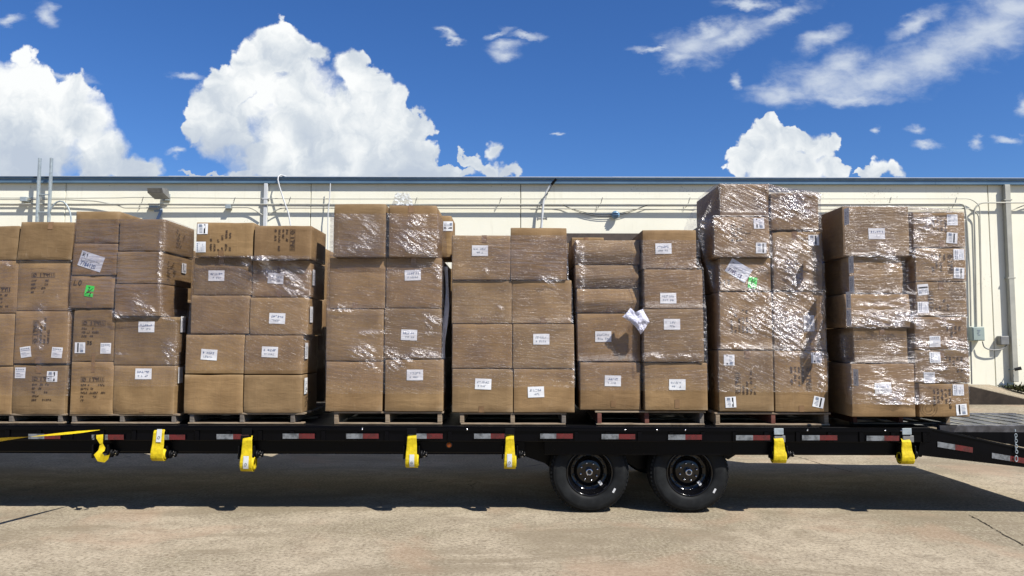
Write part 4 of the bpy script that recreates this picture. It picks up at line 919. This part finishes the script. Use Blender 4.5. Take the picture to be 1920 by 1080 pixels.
# crumpled scrap on top of stack four
def crumple(name,pts,Y,depth,label,cat,mt,seed,res=14,amp=.03,thick=False,bend=None):
    # pts: quad in picture order (tl,tr,br,bl) on the plane Y
    q=[at(x,y,Y) for x,y in pts]; sd=Vector((seed*1.7,seed*.9,seed))
    def f(u,v):
        a=q[0].lerp(q[1],u); b=q[3].lerp(q[2],u); p=a.lerp(b,v); n=noise.noise(Vector((u*4,v*4,0))+sd)+.5*noise.noise(Vector((u*10,v*10,0))+sd)
        rg=abs(noise.noise(Vector((u*5,v*5,4))+sd))
        return (p.x+amp*.5*noise.noise(Vector((u*5,v*5,9))+sd),p.y-amp*1.4*(n+rg*1.5)-depth*math.sin(math.pi*u)*.6*(1-v*.3),p.z+amp*.4*noise.noise(Vector((u*5,v*5,19))+sd))
    mb=MB(); mb.grid(f,res,res,0,False); o=mb.build(name,mt,None,tuple(sum(q,Vector())/4),fix=False); tag(o,label,cat); return o
def scrap_mat(name,alpha,col):
    m,N=mat(name); tc=N.n('ShaderNodeTexCoord'); n=N.noise(tc.outputs['Object'],60,4,.6,.6); bp=N.n('ShaderNodeBump'); bp.inputs['Distance'].default_value=.02; bp.inputs['Strength'].default_value=1; N.link(n,bp.inputs['Height'])
    b=N.n('ShaderNodeBsdfPrincipled'); b.inputs['Base Color'].default_value=col+(1,); b.inputs['Roughness'].default_value=.25; b.inputs['Alpha'].default_value=alpha; N.link(bp.outputs[0],b.inputs['Normal']); finish(N,b.outputs[0]); return m
M['scrap']=scrap_mat('clear plastic scrap',.45,(.72,.78,.86)); M['pouch']=scrap_mat('white plastic pouch',.93,(.60,.60,.72)); M['strip']=scrap_mat('white plastic strip',.97,(.85,.86,.88))
crumple('crumpled_film',[(744,362),(768,363),(776,388),(733,388)],YF+.1,.0,'crumpled clear film scrap lying on top of the fourth load','plastic film',M['scrap'],3,amp=.035)
crumple('plastic_pouch',[(1184,577),(1209,580),(1218,604),(1168,594)],YF-.16,.05,'upper half of crumpled white pouch','plastic pouch',M['pouch'],5,amp=.018) if False else None
def pouch():
    Y=YF-.13; pts=[(1168,594),(1183,577),(1192,585),(1207,579),(1218,604),(1203,627),(1191,611),(1182,603)]
    ctr=at(1196,600,Y); mb=MB(); sd=Vector((4,2,7)); R=[at(x,y,Y) for x,y in pts]
    n=len(R); m_=6
    ring=[]
    for i in range(n):
        for k in range(4): ring.append(R[i].lerp(R[(i+1)%n],k/4))
    def P(i,t):
        p=ctr.lerp(ring[i%len(ring)],t); nn=noise.noise(p*16+sd)*.030+abs(noise.noise(p*30+sd))*.016
        return (p.x+noise.noise(p*20+sd)*.006*t,p.y-nn+t*.02,p.z)
    vs=[P(0,0)]; 
    for t in range(1,m_+1): vs+=[P(i,t/m_) for i in range(len(ring))]
    L_=len(ring); fs=[(0,1+i,1+(i+1)%L_) for i in range(L_)]
    for t in range(m_-1):
        for i in range(L_): a=1+t*L_; fs.append((a+i,a+L_+i,a+L_+(i+1)%L_,a+(i+1)%L_))
    mb.add(vs,fs); mb.add([(x,y+.006,z) for x,y,z in vs],[f[::-1] for f in fs])
    o=mb.build('plastic_pouch',M['pouch'],None,tuple(ctr),fix=False); tag(o,'crumpled whitish plastic pouch hanging on the sixth load','plastic pouch')
    # a small tail tying it to the film behind
pouch()
mb=MB(); 
def strip(u,v):
    y=500+(672-500)*v; x=836+3*math.sin(v*5)-1.5*v; p=at(x+(u-.5)*(7-2*math.sin(v*9)),y,YF+.15+.03*math.sin(v*7)); return tuple(p)
mb.grid(strip,3,30); o=mb.build('film_tail',M['strip'],None,tuple(at(836,590,YF+.15)),fix=False); tag(o,'white wavy strip hanging in the gap right of the fourth load','plastic strip')
# ================================================================== TRAILER
TR=thing('flatbed_trailer','long black deckover flatbed trailer carrying eight wrapped pallet loads','trailer',(0,8.2,0)); TO=tuple(TR.location)
YR=6.93; YB=9.50
dz=DECK; XK=at(1745,800,YR).x; XL=-9.5
def tb(mb,name,m,par=TR,org=TO): return mb.build(name,m,par,org)
def deck_mat():
    m,N=mat('black treadplate'); tc=N.n('ShaderNodeTexCoord'); p=tc.outputs['Object']
    w1=N.n('ShaderNodeTexWave',wave_type='BANDS',bands_direction='DIAGONAL'); N.link(p,w1.inputs[0]); w1.inputs['Scale'].default_value=14
    ch=N.n('ShaderNodeTexChecker'); N.link(p,ch.inputs[0]); ch.inputs['Scale'].default_value=110
    n=N.noise(p,5,5,.7); nb=N.noise(N.mapping(p,scale=(2,14,1)),2,5,.7,.6)
    c=N.mix(N.smooth(nb,.35,.7),(.07,.075,.08),(.22,.225,.23)); h=N.m('ADD',N.m('MULTIPLY',ch.outputs[1],.5),n)
    pbsdf(N,c,N.smooth(n,.3,.7,.22,.5),.5,.5,h,.6,.01); return m
M['tread']=deck_mat(); M['ramp_edge']=simple('worn ramp edge',(.10,.10,.11),.22,.6,.6,var=.4)
mb=MB(); mb.box(XL,XK,YR+.02,YB-.02,dz-.045,dz-.0015); tb(mb,'deck',M['steel_black'])
mb=MB(); z0=at(900,828,YR).z
mb.bbox(XL,XK,YR,YR+.055,z0,dz+.004,.006); tb(mb,'side_rail',M['black'])
mb=MB(); mb.bbox(XL,XK,YB-.055,YB,z0,dz+.004,.006); tb(mb,'side_rail',M['black'])
mb=MB(); mb.box(XL,XK,YR-.018,YR-.004,dz-.035,dz-.012)
for k in range(46): x=XL+.2+k*.29; mb.bbox(x,x+.04,YR-.014,YR-.001,z0+.005,dz-.036,.003)
tb(mb,'rub_rail',M['black'])
# bright bolts on the rail edge
mb=MB()
for px in (679,876,962,1172,1285,1232,1452,1514,1660,1690): c=at(px,800,YR-.02); mb.lathe([(0,-.006),(.008,-.004),(.009,0)],(c.x,YR-.0185,dz-.006-.018),'y',8)
tb(mb,'rail_bolts',M['chrome'])
zb=at(900,851,7.45).z
for y in (7.42,8.93):
    mb=MB(); h=dz-.10; mb.box(XL,XK+.2,y,y+.14,zb,zb+.02); mb.box(XL,XK+.2,y,y+.14,h-.02,h); mb.box(XL,XK+.2,y+.06,y+.08,zb+.02,h-.02); tb(mb,'main_beam',M['black'])
mb=MB()
for k in range(34): x=XL+.2+k*.4; mb.box(x,x+.05,YR+.06,YB-.06,dz-.10,dz-.046)
tb(mb,'cross_members',M['black'])
mb=MB(); zl=at(900,850,YR+.05).z; mb.bbox(XL,at(985,840,YR+.06).x,YR+.06,YR+.12,zl,z0+.0,.008); tb(mb,'lower_rail',M['black'])
mb=MB(); mb.bbox(at(1372,840,YR+.06).x,XK,YR+.06,YR+.12,at(900,852,YR+.05).z,z0,.008); tb(mb,'lower_rail',M['black'])
# running gear
def pxz(l,Y): return [(at(x,y,Y).x,at(x,y,Y).z) for x,y in l]
mb=MB(); mb.prism(pxz([(972,828),(985,856),(1022,869),(1032,878),(1060,850),(1150,850),(1196,880),(1215,880),(1250,850),(1340,850),(1366,862),(1385,850),(1395,828)],7.36),7.37,7.45); tb(mb,'suspension_frame',M['black'])
mb=MB(); mb.box(at(1022,850,7.02).x,at(1372,850,7.02).x,7.0,7.38,z0-.0+.002,z0+.03); mb.bbox(at(1020,850,7.0).x,at(1374,850,7.0).x,6.995,7.02,at(1100,853,7.0).z,z0+.03,.004); tb(mb,'wheel_skirt',M['black'])
R=.372; WY=7.06
def wheel(cx,lean=0,label=None):
    for side,y0,sg in ((0,WY,1),(1,YB-.12,-1)):
        c=Vector((cx,y0,R-.004)); w=bpy.data.objects.new('wheel',None); C.objects.link(w); w.parent=TR; w.location=c-Vector(TO); w.empty_display_size=.1
        if label: w['label']=label
        if side: w.rotation_euler.z=math.pi
        sub=lambda mb,n,m: mb.build(n,m,w,(0,0,0))
        mb=MB(); rr=.215
        prof=[(rr,.028),(rr+.012,.010),(rr+.03,.004),(rr+.055,.0),(rr+.09,-.003),(rr+.115,.001),(rr+.118,.004),(rr+.121,.001),(R-.03,.012),(R-.014,.026),(R-.004,.045),(R,.07),(R,.10),(R-.007,.103),(R-.007,.110),(R,.113),(R,.15),(R-.007,.153),(R-.007,.16),(R,.163),(R-.002,.21),(R-.03,.225),(rr+.06,.235),(rr,.22)]
        mb.lathe(prof,(0,0,0),'y',72,0,True,True); sub(mb,'tyre',M['rubber'])
        # shoulder lugs
        mb=MB()
        for k in range(60):
            a=2*math.pi*k/60; da=.03
            P=lambda an,r_,y:(math.cos(an)*r_,y,math.sin(an)*r_)
            mb.add([P(a-da,R-.020,.017),P(a+da,R-.020,.017),P(a+da,R+.001,.060),P(a-da,R+.001,.060),P(a-da,R-.006,.020),P(a+da,R-.006,.020)],[(0,1,5,4),(4,5,2,3)])
        sub(mb,'tread_lugs',M['rubber'])
        mb=MB(); mb.lathe([(rr+.004,.020),(rr-.002,.014),(rr-.010,.016),(rr-.014,.03),(rr-.016,.045),(rr-.030,.055),(rr-.034,.10),(rr-.040,.11),(.150,.125),(.135,.118),(.120,.100),(.095,.092),(.06,.092),(.0,.092)],(0,0,0),'y',64); sub(mb,'rim',M['rim'])
        for k in range(12): a=2*math.pi*(k+.5)/12; mb=MB(); mb.lathe([(.0,-.004),(.014,-.003),(.016,.002)],(math.cos(a)*.152,.122,math.sin(a)*.152),'y',12); sub(mb,'hand_hole',M['dark'])
        mb=MB()
        mb.lathe([(.0,.045),(.018,.043),(.020,.040),(.026,.040),(.034,.046),(.037,.055),(.038,.092)],(0,0,0),'y',28); sub(mb,'hub_cap',M['chrome'])
        mb=MB(); mb.lathe([(.0,.037),(.017,.037),(.019,.040)],(0,0,0),'y',16); sub(mb,'hub_centre',M['dark'])
        for k in range(8):
            a=2*math.pi*(k+.35)/8; mb=MB(); mb.lathe([(0,.062),(.007,.063),(.0105,.068),(.0115,.092)],(math.cos(a)*.082,0,math.sin(a)*.082),'y',6); sub(mb,'lug_nut',M['chrome'])
        if not side:
            mb=MB(); a=-.62; q=Vector((math.cos(a)*.275,-.0035,math.sin(a)*.275)); t=Vector((math.cos(1.05),0,math.sin(1.05))); n=Vector((-t.z,0,t.x)); mb.add([q-t*.022-n*.009,q+t*.022-n*.009,q+t*.022+n*.009,q-t*.022+n*.009],[(0,1,2,3)]); sub(mb,'tyre_sticker',M['white_plain'])
            mb=MB(); q=Vector((.107,.086,-.107)); t=Vector((.6,0,-.8)); n=Vector((.8,0,.6)); mb.add([q-t*.022-n*.014,q+t*.022-n*.014,q+t*.022+n*.014,q-t*.022+n*.014],[(0,1,2,3)]); mb.add([q-t*.003-n*.009+Vector((0,-.002,0)),q+t*.003-n*.009+Vector((0,-.002,0)),q+t*.003+n*.009+Vector((0,-.002,0)),q-t*.003+n*.009+Vector((0,-.002,0))],[(0,1,2,3)],1); sub(mb,'rim_sticker',[M['white_plain'],M['black_ink']])
for px in (1106,1294):
    cx=at(px,885,WY).x; wheel(cx)
    mb=MB(); mb.tube([(cx,WY+.1,R),(cx,YB-.2,R)],.05,12); tb(mb,'axle',M['steel_black'])
# reflective strips
def reflector(pa,pb,pc,py0,py1,slope=0.,name='reflector',Y=None,full=True):
    Y=Y or YR-.0205; mb=MB()
    def q(x0,x1,mi):
        if x1-x0<1: return
        f=lambda x,y: tuple(at(x,y+(x-pa)*slope,Y)); mb.add([f(x0,py1),f(x1,py1),f(x1,py0),f(x0,py0)],[(0,1,2,3)],mi)
        # a thin backing edge
    q(pa,pb,0); q(pb,pc,1); o=mb.build(name,[M['refl_white'],M['refl_red']],TR,TO,fix=False)
for a,b,c_,y in ((-70,-38,-8,813),(53,83,113,813.5),(172,202,232,815),(287,317,347,815),(406,437,467,814),(530,560,590,813),(649,680,710,813),(768,800,830,813),(889,920,949,813),(1013,1043,1074,813),(1128,1160,1191,814),(1253,1285,1316,815),(1380,1412,1444,816),(1504,1537,1570,816),(1625,1658,1686,817)):
    reflector(a,b,c_,y,y+9.5)
# dovetail
YD=YR
p0=at(1745,803,YD); p1=at(1925,843,YD); sl=(p1.z-p0.z)/(p1.x-p0.x); XE=p0.x+1.55
b0=at(1722,868,YD); b1=at(1925,884,YD); slb=(b1.z-b0.z)/(b1.x-b0.x)
for y in (YD,YB-.06):
    mb=MB(); poly=[(XK-.02,dz),(XE,dz+sl*(XE-XK)),(XE,b0.z+slb*(XE-b0.x)+.01),(b0.x,b0.z+.07),(XK-.10,z0)]
    mb.prism([(x,z) for x,z in poly][::-1],y+.004,y+.06); tb(mb,'dovetail_side',M['black'])
mb=MB(); mb.add([(XK-.005,YD-.006,dz+.002),(XE,YD-.006,dz+sl*(XE-XK)+.006),(XE,YD+.03,dz+sl*(XE-XK)+.006),(XK-.005,YD+.03,dz+.002),(XK-.005,YD-.006,dz-.012),(XE,YD-.006,dz+sl*(XE-XK)-.010)],[(0,1,2,3),(4,5,1,0)]); tb(mb,'dovetail_lip',M['steel_black'])
mb=MB(); mb.add([(XK,YD+.06,dz-.012),(XE,YD+.06,dz-.02+sl*(XE-XK)),(XE,YB-.06,dz-.02+sl*(XE-XK)),(XK,YB-.06,dz-.012)],[(0,1,2,3)]); tb(mb,'dovetail_deck',M['tread'])
reflector(1758,1791,1824,828,838,.165,Y=YD-.0035); reflector(1860,1894,1928,849,859,.165,Y=YD-.0035)
# folded ramp lying level over the dovetail
x0=XK+.12; x1=XE+.05; zt3=at(1900,797,7.0).z
RP=(7.0,8.18)
mb=MB(); mb.box(x0,x1,RP[0]+.05,RP[1]-.05,zt3-.03,zt3-.008); tb(mb,'ramp_plate',M['tread'])
for y in (RP[0],RP[1]-.05): mb=MB(); mb.bbox(x0,x1,y,y+.05,zt3-.07,zt3,.005); tb(mb,'ramp_rail',M['ramp_edge'])
mb=MB(); mb.prism([(x0-.05,zt3-.08),(x0+.02,zt3-.07),(x1,zt3-.07),(x1,dz+sl*(x1-XK)+.02),(x0+.15,dz+sl*.15-.02)][::-1],RP[0]+.005,RP[0]+.045); tb(mb,'ramp_side',M['black'])
mb=MB()
for k in range(8): x=x0+.08+k*.2; mb.box(x,x+.03,RP[0]+.05,RP[1]-.05,zt3-.0075,zt3-.003)
tb(mb,'traction_bars',M['rim'])
mb=MB(); mb.box(XE-.02,XE+.04,RP[1]+.05,YB-.1,dz-.32,dz-.25); mb.box(x0+.2,x1,8.25,YB-.06,dz-.14,dz-.12)
tb(mb,'rear_ramp_far',M['tread'])
# chain on the dovetail
c=at(1903,805,YD-.012); mb=MB(); mb.tube([c,c+Vector((0,0,-.02))],.007,8)
for k in range(7):
    p=c+Vector((.003*(-1)**k,-.004,-.055-k*.0245))
    if k%2: mb.tube([p+Vector((0,0,.015)),p+Vector((0,0,-.015))],.0055,6)
    else: mb.tube([p+Vector((.011*math.cos(t),0,.016*math.sin(t))) for t in [i*math.pi/5 for i in range(11)]],.0035,6,cap=False)
p=c+Vector((-.004,-.006,-.265)); mb.tube([p+Vector((.013*math.cos(t),0,.026*math.sin(t))) for t in [i*math.pi/6 for i in range(13)]],.0045,6,cap=False)
tb(mb,'safety_chain',M['galv'])
# amber side marker
c=at(842,834,YR+.05); ob=bpy.data.objects.new('marker_light',None); C.objects.link(ob); ob.parent=TR; ob.location=c-Vector(TO); ob['label']='small round amber side marker light'
mb=MB(); mb.lathe([(0,-.022),(.014,-.019),(.022,-.008),(.024,0)],(0,0,0),'y',20); mb.build('lens',M['amber'],ob); mb=MB(); mb.lathe([(.024,-.004),(.030,-.004),(.031,.02),(.02,.03)],(0,0,0),'y',20,close=False); mb.build('bezel',M['dark'],ob)
# winches and straps
def winch(px,py):
    c=at(px,py,YR+.02); w=bpy.data.objects.new('strap_winch',None); C.objects.link(w); w.parent=TR; w.location=c-Vector(TO)
    mb=MB(); mb.bbox(-.075,-.062,-.03,.07,-.04,.08,.003); mb.bbox(.062,.075,-.03,.07,-.04,.08,.003); mb.bbox(-.075,.075,.03,.07,.05,.085,.003); mb.build('bracket',M['steel_black'],w)
    mb=MB(); mb.lathe([(0,.075),(.03,.075),(.038,.080),(.038,.095),(.030,.100),(.018,.10),(.018,.125),(.026,.127),(.026,.14),(0,.14)],(0,.02,0),'x',14); mb.build('ratchet_cap',M['steel_black'],w)
    mb=MB(); mb.tube([(.115,.02,-.028),(.115,.02,.028)],.006,6); mb.tube([(.135,-.01,.0),(.135,.05,.0)],.006,6); mb.build('tommy_bar',M['chrome'],w)
    for dx in (0,): mb=MB(); mb.bbox(-.05,.05,-.042,-.034,.115,.175,.003); mb.build('guide_plate',M['conduit_grey'] if px>1400 else M['steel_black'],w)
    return c
def strap(px,pyt,pyb,wt_px,wb_px,label,tagc=None,skew=0.,dark=False,roll=.047):
    # flat webbing from the rail over the drum, wound roll below
    zt4=at(px,pyt,YR).z; zb4=at(px,pyb,YR).z; cx=at(px+skew,(pyt+pyb)/2,YR-.03).x; w0=wt_px/FPX*YR/2; w1=wb_px/FPX*YR/2
    T=thing('winch_strap',label,'strap',(cx,YR-.02,zb4),'yellow winch straps along the rail'); o=tuple(T.location); zc=zb4+roll
    mb=MB(); r=random.Random(int(px))
    path=[(YR-.012,zt4)]+[(YR-.025-.03*t-.004*math.sin(t*9),zt4+(zc-zt4)*t) for t in (.15,.3,.45,.6,.75,.9)]
    ang=[math.pi+ k*math.pi/10 for k in range(0,13)]
    yc=YR-.055+roll
    path+=[(yc+roll*math.cos(a),zc+roll*math.sin(a)) for a in ang]
    n=len(path)
    for th in (0,):
        vs=[];
        for i,(y,z) in enumerate(path):
            t=min(1,i/7); ww=w0+(w1-w0)*t; off=r.uniform(-.001,.001)
            for s in (-1,-.86,-.3,.3,.86,1): vs.append((cx+skew*0+s*ww+off,y-(.0018 if abs(s)<.9 else 0)-.003*math.sin(s*2+i*.6),z))
            for s in (1,-1): vs.append((cx+s*ww+off,y+.004,z+.002))
        m_=8; fs=[]
        for i in range(n-1):
            for k in range(m_): fs.append((i*m_+k,i*m_+(k+1)%m_,(i+1)*m_+(k+1)%m_,(i+1)*m_+k))
        mb.add(vs,fs,0,False)
    mb.build('webbing',M['yellow'],T,o)
    mb=MB(); pr=[(roll-.004,-w1*.96),(roll-.002,-w1*.8),(roll-.002,w1*.8),(roll-.004,w1*.96)]; mb.lathe(pr,(cx,yc,zc),'x',24)
    mb.lathe([(roll*.75,-w1*1.02),(roll*.95,-w1*1.0),(roll*.97,w1*1.0),(roll*.75,w1*1.03)],(cx+.006,yc+.012,zc+.01),'x',24); mb.build('wound_roll',M['yellow'],T,o)
    if tagc:
        (tx0,tx1,ty0,ty1)=tagc; mb=MB()
        def yy(z):
            if z<zc: d=(zc-z)/roll; return yc-roll*math.sqrt(max(0,1-min(1,d)**2))-.006
            t=(zt4-z)/(zt4-zc); return YR-.025-.03*t-.009
        def f(u,v): z=at(px,ty0+(ty1-ty0)*v,YR-.05).z; x=at(tx0+(tx1-tx0)*u,850,YR-.05).x; return (x,yy(z)-.001,z)
        mb.grid(f,3,8); mb.build('white_tag',M['white_web'],T,o)
        mb=MB(); z=at(px,ty0*.35+ty1*.65,YR-.05).z; x=at((tx0+tx1)/2,850,YR-.05).x
        mb.tube([(x+.010*math.cos(t),yy(z+.012*math.sin(t))-.004,z+.012*math.sin(t)) for t in [i*math.pi/5 for i in range(11)]],.0013,5,cap=False); mb.build('tag_mark',M['black_ink'],T,o)
for px in (300,463,772,956,1460,1700): winch(px,852)
winch(190,850)
strap(297,804,864,20,23,'strap with high white tag, first full one from left',(291.5,301,805,829),roll=.05)
strap(463,817,884,17,22,'long strap with low white tag below the third load',(457,467,855,879),roll=.062)
strap(772,813,877,16,22,'strap with low white tag left of the amber light',(768,777,852,876),roll=.058)
strap(956,814,879,14,21,'strap with low white tag just left of the wheels',(951,960,851,876),roll=.056)
strap(1461,819,868,16,24,'plain strap just right of the wheels',roll=.05)
strap(1700,822,870,15,24,'plain strap at the rear end of the deck',roll=.05)
# dark seatbelt-like web guides over the rail at three winches
for px in (463,772,956,1460,1700):
    mb=MB(); a=at(px-9,803,YR-.024); b=at(px+9,815,YR-.024); mb.bbox(a.x,b.x,YR-.030,YR-.0215,b.z,a.z,.002); tb(mb,'web_guide',M['steel_black'] if px<1400 else M['galv'])
# loose twisted strap end at far left
T=thing('loose_strap_end','short twisted yellow strap end dangling from the leftmost winch','strap',tuple(at(190,860,YR))); o=tuple(T.location)
def ribbon(mb,pts,ws,dirs,mi=0):
    vs=[]; n=len(pts)
    for p,w,d in zip(pts,ws,dirs): d=Vector(d).normalized()*w/2; vs+=[p-d,p+d]
    mb.add(vs,[(2*i,2*i+1,2*i+3,2*i+2) for i in range(n-1)],mi,True)
mb=MB()
P4=[at(x,y,yy) for x,y,yy in ((187,815,6.90),(187,822,6.89),(190,832,6.88),(191,842,6.87),(186,849,6.85),(187,857,6.84),(196,861,6.86),(204,857,6.90),(206,850,6.93))]
ribbon(mb,P4,[.06,.055,.06,.06,.09,.10,.07,.04,.03],[(1,.1,.1),(1,.3,0),(1,-.8,.3),(.8,.9,.3),(1,.4,.4),(.6,-.3,.9),(.2,-.4,1),(.1,.2,1),(0,.3,1)])
mb.build('webbing',M['yellow'],T,o,fix=False)
# strap pulled off to the left, out over the yard
A=at(188,806,YR-.01); B=Vector((-4.03,5.87,.83)); 
dirv=(B-A).normalized(); E=B+dirv*2.6+Vector((0,0,.15))
T=thing('taut_strap','long yellow strap pulled taut from the rail toward the left edge','strap',tuple(A)); o=tuple(T.location)
mb=MB(); pts=[];ws=[];ds=[]
for k in range(31):
    t=k/30*3.7; p=A+dirv*t; pts.append(p+Vector((0,0,-.02*math.sin(math.pi*min(1,t/3.7))))); ws.append(.004+.088*min(1,(k/9))**.8)
    a=rad(-34+ (58*max(0,min(1,(t-.25)/.75))))
    sidev=Vector((1,0,0)); upv=Vector((0,.0,1)); ds.append(sidev*math.cos(a)+upv*math.sin(a))
ribbon(mb,pts,ws,ds); mb.build('webbing',M['yellow'],T,o,fix=False)
